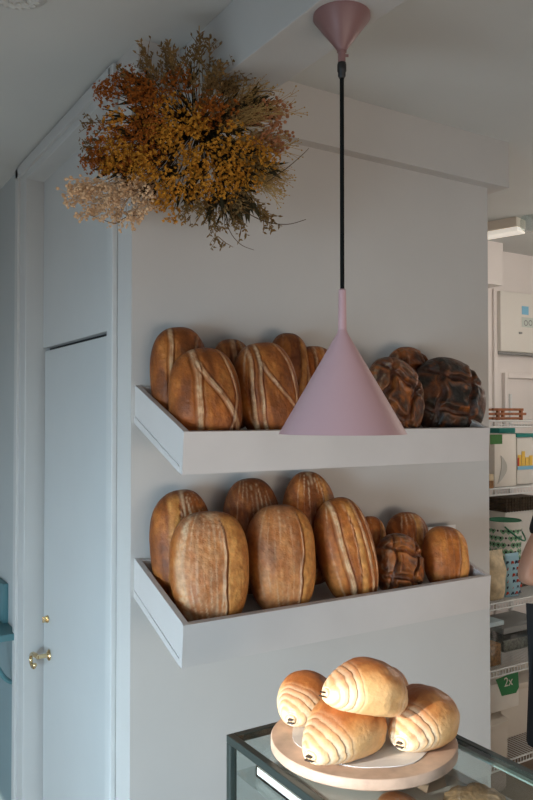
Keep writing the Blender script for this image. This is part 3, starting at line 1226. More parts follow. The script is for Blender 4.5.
nh = 0
for (n, cx, cy, rx, ry, kind) in ((32, -24, 12, 56, 44, 'amber'), (28, -62, -4, 40, 54, 'rust'), (18, 50, 30, 42, 26, 'amber'), (10, -30, -50, 34, 26, 'rust'), (8, 5, 58, 30, 20, 'amber'), (4, 22, -18, 26, 14, 'rust')):
    for dx, dy in region(n, cx, cy, rx, ry):
        p = fp(dx, dy, depth_at(dx, dy) + rnd.uniform(.0, .045))
        d = (p - heart).normalized() + E3 * .7 + Vector((rnd.uniform(-.3, .3), rnd.uniform(-.3, .3), rnd.uniform(-.3, .3)))
        fchild('flower_head', rnd.choice(heads[kind]), MF[kind], p, d.normalized(), rnd.uniform(.75, 1.12),
               'rust brown flower head' if kind == 'rust' else 'amber flower head')
        stem_to(p)
spk = [spike_mesh('seed_spike', 200 + i) for i in range(4)]
for dx, dy in region(30, 14, -64, 42, 30) + region(6, -45, -62, 26, 20) + region(5, -80, -20, 18, 40) + region(24, 42, 62, 44, 22) + region(12, 30, -34, 26, 20):
    p = fp(dx * .85, dy * .72, depth_at(dx, dy) * .5 + rnd.uniform(-.02, .02))
    d = (fp(dx * 1.25, dy * 1.4, .03) - heart).normalized() + Vector((rnd.uniform(-.18, .18), rnd.uniform(-.18, .18), .05))
    fchild('seed_spike', rnd.choice(spk), MF['spike'], p, d.normalized(), rnd.uniform(.5, .95), 'brown dried seed spike')
    stem_to(p)
lf = [leaf_mesh('leaf_tuft', 300 + i) for i in range(3)]
for dx, dy in region(56, 8, -12, 78, 58) + region(30, 20, -8, 44, 36):
    p = fp(dx, dy, depth_at(dx, dy) * .35 - .03)
    d = (p - heart).normalized() + E3 * .3 + Vector((rnd.uniform(-.4, .4), rnd.uniform(-.4, .4), rnd.uniform(-.4, .4)))
    fchild('leaf_tuft', rnd.choice(lf), MF['leaf'], p, d.normalized(), rnd.uniform(.55, 1.0), 'dark olive leaf tuft')
for dx, dy in region(14, 55, 58, 30, 16):
    p = fp(dx * .8, dy * .8, .02)
    fchild('leaf_tuft', rnd.choice(lf), MF['leaf'], p, (Vector((rnd.uniform(-.3, .5), rnd.uniform(-.3, .1), -1))).normalized(), rnd.uniform(.5, .85), 'dark olive leaf tuft')
sp = [spray_mesh('grass_spray', 400 + i) for i in range(4)]
for i in range(36):
    ang = rnd.uniform(-.55, .75)
    p = fp(30 + rnd.uniform(-12, 22), -12 + 40 * math.sin(ang) + rnd.uniform(-10, 10), .0 + rnd.uniform(-.02, .03))
    d = E1 * math.cos(ang) - E2 * math.sin(ang) * .9 + E3 * rnd.uniform(-.1, .35)
    fchild('grass_spray', rnd.choice(sp), MF['straw'], p, d.normalized(), rnd.uniform(.75, 1.08), 'straw coloured fine grass spray')
    stem_to(p)
bs = [spray_mesh('berry_spray', 440 + i, .15, 12, .0042, .4) for i in range(2)]
for i in range(7):
    p = fp(52 + rnd.uniform(-6, 12), -34 + i * 7, rnd.uniform(-.01, .04))
    d = E1 + E2 * rnd.uniform(-.15, .45) + E3 * rnd.uniform(0, .3)
    fchild('berry_spray', rnd.choice(bs), MF['berry'], p, d.normalized(), rnd.uniform(.7, .95), 'reddish berry spray')
gy = [spray_mesh('pale_flower_spray', 470 + i, .13, 16, .0036, .55) for i in range(3)]
for i in range(22):
    p = fp(-60 + rnd.uniform(-28, 55), 42 + rnd.uniform(-4, 14), .03 + rnd.uniform(-.01, .04))
    d = -E1 * rnd.uniform(.15, 1) - E2 * rnd.uniform(.12, .6) + E3 * .2
    fchild('pale_flower_spray', rnd.choice(gy), MF['gyp'], p, d.normalized(), rnd.uniform(.6, .95), 'pale tiny-flowered spray')
    stem_to(p)


def twig(ptspx, r=.0016):
    pts_ = [fp(x - 186, y - 148, d) for x, y, d in ptspx]
    smo = []
    for i in range(len(pts_) - 1):
        for t in range(6):
            a0, a1, a2, a3 = pts_[max(i - 1, 0)], pts_[i], pts_[i + 1], pts_[min(i + 2, len(pts_) - 1)]
            s = t / 6
            smo.append(.5 * (2 * a1 + (a2 - a0) * s + (2 * a0 - 5 * a1 + 4 * a2 - a3) * s * s + (3 * a1 - a0 - 3 * a2 + a3) * s ** 3))
    smo.append(pts_[-1])
    b = MB()
    b.tube([p + fl_root.location for p in smo], [r - r * .6 * i / len(smo) for i in range(len(smo))], 5)
    b.build('curled_twig', MF['twig'], fl_root)


twig([(225, 160, .04), (236, 135, .04), (240, 112, .04), (252, 99, .04), (268, 96, .04), (277, 98, .04), (276, 101, .04)])
twig([(230, 205, .05), (248, 220, .05), (268, 230, .05), (290, 233, .05), (309, 228, .05)])
twig([(225, 215, .04), (232, 238, .04), (243, 252, .04), (257, 258, .04)], .0012)
twig([(270, 190, .05), (290, 176, .05), (305, 163, .05), (312, 156, .05)], .0013)
twig([(150, 222, .05), (128, 226, .05), (118, 232, .05), (104, 228, .05), (88, 222, .05)], .0012)
sme = bpy.data.meshes.new('stems')
stems_b.to_mesh(sme)
stems_b.free()
sme.materials.append(MF['twig'])
so = bpy.data.objects.new('stems', sme)
so['kind'] = 'stuff'
C.objects.link(so)
so.parent = fl_root
# string tie up to the ceiling
b = MB()
hp = heart + fl_root.location
b.lathe([(0, -.018), (.02, -.018), (.022, 0), (.02, .018), (0, .018)], hp, 20)
b.tube([hp, (hp.x, hp.y, CZ)], .0012, 6)
b.build('tie_string', MF['straw'], fl_root)

# ------------------------------------------------------------------ kitchen beyond the passage
KY = .58
SX0, SX1, SDY = 1.36, 2.75, .55
rack = empty('wire_shelving', (2.0, KY + SDY / 2, 0), 'white wire storage rack in the kitchen beyond the bread wall', 'shelving')
SH = [at(510, 421, 1, KY).z, at(510, 488, 1, KY).z, at(510, 601, 1, KY).z, at(510, 667, 1, KY).z, at(510, 760, 1, KY).z]
for x in (SX0, SX1):
    for y in (KY, KY + SDY):
        MB().tube([(x, y, 0), (x, y, 1.9)], .011, 10).build('post', M['wire'], rack)
for zz in SH:
    b = MB()
    for x0, y0, x1, y1 in ((SX0, KY, SX1, KY), (SX0, KY + SDY, SX1, KY + SDY), (SX0, KY, SX0, KY + SDY), (SX1, KY, SX1, KY + SDY)):
        b.tube([(x0, y0, zz), (x1, y1, zz)], .004, 6)
        b.tube([(x0, y0, zz - .028), (x1, y1, zz - .028)], .004, 6)
    n = 70
    for i in range(n + 1):
        x = SX0 + (SX1 - SX0) * i / n
        b.tube([(x, KY, zz - .028), (x, KY, zz + .001), (x, KY + SDY, zz + .001)], .0028, 4)
    b.build('wire_shelf', M['wire'], rack, label='white wire shelf')


def kp(px, y):
    return solve_kx(px, y)


def solve_kx(px, y, z=1.2):
    lo, hi = 1.0, 3.2
    for _ in range(50):
        mid = (lo + hi) / 2
        if pj((mid, y, z))[0] < px:
            lo = mid
        else:
            hi = mid
    return (lo + hi) / 2


K = {
    'green': mat('green_plastic', lin((30, 120, 84)), .4),
    'dgreen': mat('dark_green_print', lin((52, 110, 40)), .5),
    'teal': mat('teal_lid_plastic', lin((26, 140, 130)), .4),
    'white': mat('white_plastic', lin((222, 218, 210)), .45),
    'carton': mat('white_carton', lin((226, 220, 210)), .6, .04, 14),
    'clear': glass('clear_plastic', (.86, .90, .90), ior=1.5),
    'wood': mat('brown_wood_slats', lin((150, 88, 48)), .5, .25, 30),
    'basket': mat('dark_wicker', lin((70, 58, 44)), .8, .4, 50),
    'bag': mat('pasta_bag', lin((212, 192, 156)), .5, .25, 30, .6, 60),
    'pouchblue': mat('pale_blue_pouch', lin((150, 190, 205)), .5),
    'navy': mat('navy_print', lin((30, 44, 70)), .5),
    'redprint': mat('red_print', lin((188, 60, 36)), .5),
    'yellow': mat('yellow_print', lin((232, 190, 80)), .5),
    'blue': mat('sky_blue_print', lin((130, 190, 220)), .5),
    'bluelid': mat('pale_blue_lid', lin((196, 216, 222)), .4),
    'brownfill': mat('brown_nuts', lin((150, 108, 66)), .8, .4, 80, .8, 100),
    'greyfill': mat('grey_grain', lin((120, 118, 110)), .8, .4, 90, .8, 100),
    'cream': mat('cream_bin_plastic', lin((214, 204, 190)), .45),
    'greenlabel': mat('green_label', lin((20, 120, 62)), .5),
    'grey': mat('grey_plastic', lin((140, 142, 140)), .5),
    'light': emit('lamp_diffuser', (1, .95, .86), .35),
}
# shelf 1 (upper visible): cartons and tubs
z1 = SH[1] + .004
ck = solve_kx(490, KY + .06)
ck2 = solve_kx(511.5, KY + .06)
ct = empty('milk_carton', ((ck + ck2) / 2, KY + .06, z1), 'tall white carton with green top patch on the kitchen rack', 'carton')
zt_ = at(505, 434, 1, KY + .03).z
MB().box((ck, KY + .03, z1), (ck2, KY + .10, zt_), .003).build('carton_body', K['carton'], ct)
gx0, gx1 = solve_kx(490.5, KY + .03), solve_kx(502.5, KY + .03)
MB().box((gx0, KY + .0275, at(497, 444, 1, KY + .03).z), (gx1, KY + .0295, at(497, 434.5, 1, KY + .03).z)).build('green_patch', K['dgreen'], ct, smooth=False)
sw = MB()
for i in range(12):      # pale grey swoosh on the carton
    t0, t1 = i / 12, (i + 1) / 12

    def swp(t):
        return Vector((ck + .018 + .045 * math.sin(t * 2.6), KY + .0276, z1 + .015 + .13 * t))
    a_, b_ = swp(t0), swp(t1)
    w0, w1 = .018 * math.sin(PI * t0) + .002, .018 * math.sin(PI * t1) + .002
    sw.prism([a_ + Vector((-w0, 0, 0)), a_ + Vector((w0, 0, 0)), b_ + Vector((w1, 0, 0)), b_ + Vector((-w1, 0, 0))], (0, .0015, 0))
sw.build('grey_swoosh', mat('pale_grey_print', lin((186, 184, 176)), .5), ct, smooth=False)

tk0, tk1 = solve_kx(512.5, KY + .08), solve_kx(529, KY + .08)
zt2 = at(520, 437, 1, KY + .08).z
tb_ = empty('food_tub', ((tk0 + tk1) / 2, KY + .10, z1), 'white tub with fruit picture and teal lid beside the tall carton', 'tub')
MB().box((tk0, KY + .05, z1), (tk1, KY + .15, zt2), .008).build('tub_body', K['white'], tb_)
MB().box((tk0 - .004, KY + .046, zt2), (tk1 + .004, KY + .154, zt2 + .018), .005).build('lid', K['teal'], tb_)
yy = KY + .0485
zz0 = at(520, 466, 1, yy).z
hh = at(520, 451, 1, yy).z - zz0
pr_ = MB()
for i in range(4):
    xx0 = tk0 + .004 + i * (tk1 - tk0 - .01) / 4
    pr_.box((xx0, yy - .001, zz0), (xx0 + (tk1 - tk0) * .2, yy + .001, zz0 + hh * (.75 + .25 * math.sin(i * 2))), .0008)
pr_.build('fruit_print', K['yellow'], tb_, smooth=False)
MB().box((tk0 + .002, yy - .0015, zz0), (tk0 + .012, yy + .0005, zz0 + hh * .55)).build('red_print', K['redprint'], tb_, smooth=False)
MB().box((tk0 + .002, yy - .001, zz0 - .018), (tk1 - .004, yy + .001, zz0 - .002)).build('blue_band', K['blue'], tb_, smooth=False)
# stacked clear boxes with teal lids behind
for i, (pa, pb_, ya, la) in enumerate(((500, 515, 428, 'clear box with flat teal lid standing behind the tall white carton'),
                                      (516, 545, 436, 'clear box with ridged teal lid at the right behind the fruit tub'))):
    y0 = KY + .19
    x0, x1 = solve_kx(pa, y0), solve_kx(pb_, y0)
    zt3 = at((pa + pb_) / 2, ya, 1, y0).z
    e = empty('storage_box', ((x0 + x1) / 2, y0 + .08, z1), la, 'box', 'clear boxes with teal lids')
    MB().box((x0, y0, z1), (x1, y0 + .16, zt3 - .025), .006).build('box_body', K['white'] if i else K['clear'], e)
    lb = MB().box((x0 - .004, y0 - .004, zt3 - .025), (x1 + .004, y0 + .164, zt3), .004)
    if i:
        for j in range(9):
            xx0 = x0 + (x1 - x0) * j / 9
            lb.box((xx0, y0 - .007, zt3 - .022), (xx0 + .004, y0 - .003, zt3 - .004))
    lb.build('lid', K['teal'], e)
# small packets lower left on shelf 1
for i, (h, c) in enumerate(((.035, 'brownfill'), (.03, 'bag'))):
    x0, x1 = solve_kx(485, KY + .018), solve_kx(491.5, KY + .018)
    zz = z1 + sum((.035, .03)[:i])
    o = MB().box((x0 - .02, KY + .002, zz), (x1, KY + .026, zz + h), .004).build('food_packet', K[c], origin=(x0, KY + .014, zz))
    tag(o, ('brown packet at the foot of the tall white carton', 'beige packet lying on the brown packet beside the carton')[i], 'packet', 'packets by the carton')
# top shelf: tray of slatted wood
zt0 = SH[0] + .004
x0, x1 = solve_kx(491, KY + .08), solve_kx(524, KY + .08)
sl = empty('wooden_crate', ((x0 + x1) / 2, KY + .12, zt0), 'brown slatted wooden crate on top of the kitchen rack', 'crate')
for i in range(3):
    zz = zt0 + .002 + i * .021
    b = MB().box((x0 + (.0, .02, .0)[i], KY + .06, zz), (x1 - (.03, .0, .02)[i], KY + .072, zz + .012), .002)
    b.box((x0 + .0, KY + .17, zz), (x1 - .02, KY + .182, zz + .012), .002)
    b.build('slat', K['wood'], sl)
b = MB()
for x in (x0 + .03, x1 - .04):
    for y in (KY + .066, KY + .176):
        b.box((x, y - .007, zt0), (x + .012, y + .007, zt0 + .054))
b.build('corner_block', K['wood'], sl)
# under shelf 1: dark baskets on shelf 2 back
z2 = SH[2] + .004
x0, x1 = solve_kx(507, KY + .30), solve_kx(545, KY + .30)
bk = MB()
bz = at(520, 512, 1, KY + .24).z
# bucket
BY = KY + .25
bx = solve_kx(504.5, BY)
bt = at(505, 520, 1, BY).z
rb = .088
stack_h = bt - z2
# carton the bucket stands on
st = MB().box((bx - rb, KY + .15, z2), (bx + rb + .01, KY + .345, z2 + stack_h - .205), .004)
tag(st.build('storage_carton', K['basket'], origin=(bx, KY + .2, z2)), 'dark carton on the rack under the green lidded bucket', 'carton')
zb_ = z2 + stack_h - .204
by = BY
bu = empty('bucket', (bx, by, zb_), 'white bucket with green diamonds, black dots and green rim on the rack', 'bucket')
hB = bt - zb_
b = MB()
b.lathe([(0, 0), (rb * .82, 0), (rb * .84, .006), (rb * .97, hB - .02), (rb, hB - .02), (rb, hB), (rb - .004, hB), (rb - .006, hB - .015), (0, hB - .03)], (bx, by, zb_), 48)
body_o = b.build('bucket_body', K['white'], bu)
b = MB()
b.lathe([(0, hB - .010), (rb * .86, hB - .010), (rb * .9, hB + .002), (rb * .94, hB + .004), (rb * .94, hB), (0, hB - .016)], (bx, by, zb_), 48)
b.build('lid', K['green'], bu)
dots = MB()
dia = MB()
for row in range(5):
    for k in range(20):
        a = 2 * PI * (k + .5 * (row % 2)) / 20
        zz = .02 + row * (hB - .05) / 4.4
        rr = rb * (.84 + .13 * zz / hB) + .0005
        p = Vector((bx + rr * math.cos(a), by + rr * math.sin(a), zb_ + zz))
        nrm = Vector((math.cos(a), math.sin(a), 0))
        tgt = Vector((-math.sin(a), math.cos(a), 0))
        dots.lathe([(0, .0015), (.0055, .001), (.0055, -.001)], p, 8, nrm)
        s_ = .018
        if (k + row) % 5 != 0:
            dia.prism([p + tgt * s_ - nrm * .001, p + Vector((0, 0, s_)) - nrm * .001, p - tgt * s_ - nrm * .001, p - Vector((0, 0, s_)) - nrm * .001], nrm * .0014)
bmj = bmesh.new()
bmj.from_mesh(body_o.data)
for mi, (pb2, pm_) in enumerate(((dia, mat('light_green_print', lin((120, 170, 130)), .5)), (dots, M['black']))):
    me2 = pb2.mesh('print', pm_, False, wloc(bu))
    n0 = len(bmj.faces)
    bmj.from_mesh(me2)
    bmj.faces.ensure_lookup_table()
    for f in bmj.faces[n0:]:
        f.material_index = mi + 1
        f.smooth = False
    body_o.data.materials.append(pm_)
    bpy.data.meshes.remove(me2)
bmj.to_mesh(body_o.data)
bmj.free()
b = MB()
pts = []
for i in range(21):
    t = i / 20
    a = math.radians(-150 + 150 * t)
    pts.append((bx + (rb + .012) * math.cos(a + .2), by + (rb + .012) * math.sin(a + .2), zb_ + hB - .02 - .075 * math.sin(PI * t)))
b.tube(pts, .004, 8)
b.build('handle', K['green'], bu)
# dark baskets right behind the bucket
y0 = KY + .375
x0 = solve_kx(506, y0)
zA = at(520, 511, 1, y0).z
zB = at(520, 497, 1, y0).z
e = empty('wicker_basket', (x0 + .12, y0 + .07, z2), 'dark wicker basket on a pale bin behind the bucket', 'basket')
MB().box((x0, y0 + .004, z2), (x0 + .26, y0 + .15, zA), .01).build('pale_bin', K['white'], e)
b = MB()
for i in range(5):
    zz = zA + (zB - zA) * i / 5
    b.box((x0 - .003, y0, zz), (x0 + .263, y0 + .155, zz + (zB - zA) / 5 - .002), .003)
for i in range(12):
    xx0 = x0 + i * .022
    b.tube([(xx0, y0 - .002, zA), (xx0, y0 - .002, zB)], .004, 6)
b.build('basket_weave', K['basket'], e)
# bag of pasta and patterned pouch in front on shelf 2
y0 = KY + .05


def bag(name, xa, xb, yc, z0, h, th, m, puff=1.0):
    b = MB()
    n, mseg = 14, 18
    rings = []
    for i in range(n + 1):
        t = i / n
        w_ = (xb - xa) / 2 * (1 - .06 * math.sin(t * 9)) * (.92 + .1 * math.sin(PI * t))
        d = th / 2 * (math.sin(PI * min(1, .12 + t * .9)) ** .7) + .002
        ring = []
        for k in range(mseg):
            a = 2 * PI * k / mseg
            ring.append(b.bm.verts.new(((xa + xb) / 2 + w_ * math.copysign(abs(math.cos(a)) ** .7, math.cos(a)), yc + d * math.sin(a) * (1 + .15 * math.sin(t * 14 + a)), z0 + h * t)))
        rings.append(ring)
    for A, B in zip(rings, rings[1:]):
        for k in range(mseg):
            b.bm.faces.new((A[k], A[(k + 1) % mseg], B[(k + 1) % mseg], B[k]))
    b.bm.faces.new(rings[0][::-1])
    b.bm.faces.new(rings[-1])
    return b


xa, xb = solve_kx(486, y0), solve_kx(503, y0)
hb = at(495, 550, 1, y0).z - z2
tag(bag('bag', xa, xb, y0, z2, hb, .07, None).build('pasta_bag', K['bag'], origin=((xa + xb) / 2, y0, z2), smooth='all'),
    'clear beige bag of dry pasta in front of the bucket, at the rack left', 'bag')
xa, xb = solve_kx(504, y0), solve_kx(519, y0)
hb = at(512, 553, 1, y0).z - z2
pe = empty('snack_pouch', ((xa + xb) / 2, y0, z2), 'pale blue patterned pouch beside the pasta bag on the rack', 'pouch')
bag('b', xa, xb, y0, z2, hb, .05, None).build('pouch_body', K['pouchblue'], pe, smooth='all')
b = MB()
b2 = MB()
for row in range(6):
    zz = z2 + .012 + row * (hb - .03) / 6
    for c in range(4):
        xx0 = xa + .004 + c * (xb - xa - .006) / 4
        t = (zz - z2) / hb
        d = .025 * (math.sin(PI * min(1, .12 + t * .9)) ** .7) + .003
        ca = ((xx0 - (xa + xb) / 2) / ((xb - xa) / 2))
        yq = y0 - d * max(.25, (1 - abs(ca) ** 2.2)) ** .5 - .004
        (b if (row + c) % 2 else b2).prism([(xx0, yq, zz), (xx0 + .008, yq, zz + .007), (xx0 + .016, yq, zz), (xx0 + .012, yq, zz + .014), (xx0 + .004, yq, zz + .014)], (0, .006, 0))
b.build('navy_zigzag', K['navy'], pe, smooth=False)
b2.build('red_zigzag', K['redprint'], pe, smooth=False)
# shelf 3: two tubs
z3 = SH[3] + .004
y0 = KY + .02
xa, xb = solve_kx(482, y0), solve_kx(504, y0)
e = empty('storage_tub', ((xa + xb) / 2, y0 + .08, z3), 'clear tub of nuts with pale blue lid on the third rack shelf', 'tub', 'tubs on the third shelf')
zt3 = at(495, 627, 1, y0).z
MB().box((xa + .008, y0 + .006, z3), (xb - .008, y0 + .154, zt3), .008).build('tub_body', K['clear'], e)
MB().box((xa + .012, y0 + .010, z3 + .003), (xb - .012, y0 + .150, z3 + (zt3 - z3) * .55), .006).build('contents', K['brownfill'], e)
MB().box((xa, y0, zt3), (xb, y0 + .16, zt3 + .022), .006).build('lid', K['bluelid'], e)
y0 = KY + .14
xa, xb = solve_kx(503, y0), solve_kx(545, y0)
zt3 = at(515, 632, 1, y0).z
e = empty('storage_tub', ((xa + xb) / 2, y0 + .10, z3), 'wide clear tub of grey grain right of the blue lidded tub', 'tub', 'tubs on the third shelf')
MB().box((xa, y0, z3), (xb, y0 + .2, zt3), .010).build('tub_body', K['clear'], e)
MB().box((xa + .004, y0 + .004, z3 + .003), (xb - .004, y0 + .196, z3 + (zt3 - z3) * .62), .006).build('contents', K['greyfill'], e)
MB().box((xa - .006, y0 - .006, zt3), (xb + .006, y0 + .206, zt3 + .030), .006).build('lid', K['grey'], e)
# bottom shelf: packet with the green 2x label, cream bins
z4 = SH[4] + .004
y0 = KY + .01
xa, xb = solve_kx(478, y0), solve_kx(524, y0)
zl0, zl1 = at(500, 705, 1, y0).z, at(500, 684, 1, y0).z
# cream bin, wedge lid, right
y1 = KY + .15
xc, xd = solve_kx(500, y1), solve_kx(556, y1)
zc1 = at(520, 683, 1, y1).z
e = empty('ingredient_bin', ((xc + xd) / 2, y1 + .1, z4), 'large cream ingredient bin on the bottom rack shelf at the right', 'bin', 'cream bins on the bottom shelf')
MB().box((xc, y1, z4), (xd, y1 + .24, zc1 - .03), .015).build('bin_body', K['cream'], e)
MB().box((xc - .006, y1 - .006, zc1 - .03), (xd + .006, y1 + .246, zc1), .008).build('lid', K['cream'], e)
# lower left cream bin with sloping lid
xa2, xb2 = solve_kx(474, y0), solve_kx(507, y0)
zs0 = at(500, 726, 1, y0).z
e = empty('ingredient_bin', ((xa2 + xb2) / 2, y0 + .06, z4), 'low cream bin with sloping lid, below the white packet labelled 2x', 'bin', 'cream bins on the bottom shelf')
MB().box((xa2, y0, z4), (xb2, y0 + .13, zs0), .012).build('bin_body', K['cream'], e)
b = MB()
b.prism([(xa2, y0 - .006, zs0), (xa2, y0 + .134, zs0), (xa2, y0 + .134, zs0 + .058), (xa2, y0 - .006, zs0 + .014)], (xb2 - xa2 + .006, 0, 0))
b.build('lid', K['cream'], e, smooth=False)
pk = empty('labelled_packet', ((xa + xb) / 2, y0 + .05, zs0 + .06), 'white packet with green 2x label lying on the low cream bin', 'packet')
zb2 = zs0 + .0605
MB().box((xa, y0 + .01, zb2), (xb - .03, y0 + .13, zl1), .006).build('packet_body', K['carton'], pk)
gx0, gx1 = solve_kx(496.5, y0), solve_kx(519.5, y0)
yl = y0 + .0085
za, zb3 = at(500, 697.5, 1, yl).z, at(500, 676, 1, yl).z
za = max(za, zb2 + .001)
b = MB()
b.prism([(gx0, yl, zb3 - .012), (gx1 - .006, yl, zb3 + .004), (gx1, yl, za + .022), (gx1 - .02, yl, za), (gx0 + .04, yl, za + .004)], (0, .0012, 0))
b.build('green_label', K['greenlabel'], pk, smooth=False)


def text_mesh(s, size, name, m, parent, loc, rot):
    cu = bpy.data.curves.new(name, 'FONT')
    cu.body = s
    cu.size = size
    cu.align_x = 'CENTER'
    cu.align_y = 'CENTER'
    cu.extrude = .0006
    to = bpy.data.objects.new(name, cu)
    C.objects.link(to)
    dg = bpy.context.evaluated_depsgraph_get()
    me = bpy.data.meshes.new_from_object(to.evaluated_get(dg))
    bpy.data.objects.remove(to)
    me.materials.clear()
    me.materials.append(m)
    o = bpy.data.objects.new(name, me)
    C.objects.link(o)
    o.parent = parent
    o.location = Vector(loc) - wloc(parent)
    o.rotation_euler = rot
    return o


text_mesh('2x', .060, 'label_number', K['white'], pk, ((gx0 + gx1) / 2 + .005, yl - .001, (za + zb3) / 2 + .012), (PI / 2, 0, 0))

# wall things in the kitchen
YW = YK - .001
p0 = at(500.5, 290, 1, YK - .07)
p1 = at(500.5, 351, 1, YK - .07)
x0, x1 = p0.x, p0.x + .50
e = empty('electrical_box', ((x0 + x1) / 2, YK, p1.z), 'white wall mounted electrical box with stickers high in the kitchen', 'electrical box')
MB().box((x0, YK - .07, p1.z), (x1, YK, p0.z), .012).build('box_cover', K['white'], e)
MB().box((x0 + .004, YK - .05, p1.z - .012), (x1 - .004, YK, p1.z + .001)).build('bottom_rail', K['grey'], e, smooth=False)
q0, q1 = at(522, 306, 1, YK - .0715), at(528.5, 315, 1, YK - .0715)
MB().box((q0.x, YK - .0725, q1.z), (q1.x, YK - .0695, q0.z)).build('blue_sticker', K['blue'], e, smooth=False)
b = MB()
q0, q1 = at(522, 317, 1, YK - .0715), at(545, 329, 1, YK - .0715)
b.box((q0.x, YK - .0715, q1.z), (q1.x, YK - .0695, q0.z))
b.build('grey_sticker', mat('pale_grey_sticker', lin((196, 204, 196)), .5), e, smooth=False)
b = MB()
for cx in (526, 530.5):
    q = at(cx, 323, 1, YK - .072)
    b.lathe([(.011, 0), (.014, .0008), (.017, 0)], q, 20, (0, -1, 0))
b.build('sticker_rings', K['grey'], e, smooth=False)
q = at(520.5, 333, 1, YK - .072)
MB().box((q.x - .012, q.y - .004, q.z - .006), (q.x + .012, YK - .069, q.z + .006), .002).build('latch', K['grey'], e)
# boxed pipe in the corner + recessed panel + door frame
xs = at(503, 275, 1, YK - .14).x
zs1 = at(503, 285.5, 1, YK - .14).z
struct(MB().box((W, YK - .14, zs1), (xs, YK, CZ)).build('trim_4', M['kwall'], smooth=False))
xs2 = at(497, 300, 1, YK - .04).x
struct(MB().box((xs2 - .5, YK - .03, 0), (xs2 - .03, YK, zs1)).box((xs2 - .03, YK - .045, 0), (xs2, YK, zs1), .004)
       .build('trim_5', M['kwall'], smooth=False))
q0, q1 = at(508, 378, 1, YK - .02), at(508, 416, 1, YK - .02)
b = MB()
b.box((q0.x, YK - .025, q0.z), (3.3, YK, q0.z + .03), .004)
b.box((q0.x - .03, YK - .025, q1.z - .4), (q0.x, YK, q0.z + .03), .004)
struct(b.build('trim_6', M['kwall'], smooth=False))
# strip light below the kitchen ceiling
la, lb_ = at(480, 238, 2, 2.66), at(521, 231, 2, 2.66)
dirv = (lb_ - la).normalized()
le = empty('strip_light', la, 'slim strip light with a clear rounded end under the kitchen ceiling', 'ceiling light')
perp = Vector((-dirv.y, dirv.x, 0))
b = MB()
A = [la - dirv * .9 + perp * s * .05 for s in (-1, 1)] + [lb_ + perp * s * .05 for s in (1, -1)]
b.prism([Vector((p.x, p.y, 2.675)) for p in A], (0, 0, CZ - 2.675))
b.build('light_housing', K['cream'], le, smooth=False)
b = MB()
A = [la - dirv * .9 + perp * s * .042 for s in (-1, 1)] + [lb_ + perp * s * .042 for s in (1, -1)]
b.prism([Vector((p.x, p.y, 2.655)) for p in A], (0, 0, .0195))
b.build('diffuser', K['light'], le, smooth=False)
b = MB()
b.lathe([(0, 2.652), (.035, 2.654), (.048, 2.665), (.05, 2.70), (.045, CZ), (0, CZ)], (lb_.x + dirv.x * .05, lb_.y + dirv.y * .05, 0), 24)
b.build('clear_end_cap', K['clear'], le)

# ------------------------------------------------------------------ person in the kitchen (mostly out of frame)
PS = {
    'skin': mat('skin', lin((206, 158, 134)), .5, .04, 20, sss=.1),
    'cloth': mat('black_cotton', lin((24, 24, 26)), .85, .1, 40),
    'apron': mat('black_apron', lin((16, 17, 20)), .8, .1, 40),
    'hair': mat('brown_hair', lin((60, 42, 30)), .6, .2, 60),
    'shoe': mat('dark_shoe', lin((28, 26, 26)), .5),
}
PYA = .02                                  # plane of the visible right arm
elb = at(522.5, 578, 1, PYA)
sle = at(534, 470, 1, PYA + .04)
EL = Vector((-.155, -.215, elb.z))
PROT = Matrix.Rotation(math.radians(-51), 3, 'Z')
base = elb - PROT @ EL
base.z = 0
per = empty('person', base, 'person in black top and apron at the right edge, bent bare elbow towards the passage', 'person')


def skin_obj(name, m, verts, edges, radii, sub=2):
    me = bpy.data.meshes.new(name)
    me.from_pydata([tuple(Vector(v)) for v in verts], edges, [])
    o = bpy.data.objects.new(name, me)
    C.objects.link(o)
    o.parent = per
    md = o.modifiers.new('Skin', 'SKIN')
    md.use_smooth_shade = True
    for i, r_ in enumerate(radii):
        sv = me.skin_vertices[0].data[i]
        sv.radius = r_ if isinstance(r_, tuple) else (r_, r_)
        sv.use_root = (i == 0)
    s = o.modifiers.new('Sub', 'SUBSURF')
    s.levels = sub
    s.render_levels = sub
    me.materials.append(m)
    return o


E_ = EL.copy()
wr = Vector((E_.x + .24, E_.y + .04, E_.z + .05))
hz = .93
# facing +x; right side is -y
SZ = .05
SHO = Vector((-.045, -.165, 1.40 + SZ))
MIDA = SHO.lerp(E_, .5) + Vector((.006, -.012, 0))
V = [(0, 0, hz), (0, 0, 1.08), (.01, 0, 1.24), (0, 0, 1.36 + SZ), (-.005, 0, 1.44 + SZ), (.015, 0, 1.50 + SZ), (.03, 0, 1.58 + SZ), (.03, 0, 1.66 + SZ),
     tuple(SHO), tuple(MIDA), (E_.x, E_.y, E_.z), (E_.x + .11, E_.y + .015, E_.z + .02), tuple(wr), (wr.x + .05, wr.y + .005, wr.z + .01), (wr.x + .095, wr.y + .01, wr.z + .01),
     (-.02, .165, 1.40 + SZ), (-.04, .20, 1.28), (-.05, .22, 1.13), (.10, .20, 1.10), (.18, .17, 1.12), (.23, .165, 1.125), (.275, .16, 1.125),
     (0, -.09, .90), (.01, -.10, .50), (-.02, -.10, .10), (.08, -.11, .04),
     (0, .09, .90), (.01, .10, .50), (-.02, .10, .10), (.08, .11, .04)]
Eg = [(0, 1), (1, 2), (2, 3), (3, 4), (4, 5), (5, 6), (6, 7), (3, 8), (8, 9), (9, 10), (10, 11), (11, 12), (12, 13), (13, 14), (3, 15), (15, 16), (16, 17), (17, 18), (18, 19), (19, 20), (20, 21),
      (0, 22), (22, 23), (23, 24), (24, 25), (0, 26), (26, 27), (27, 28), (28, 29)]
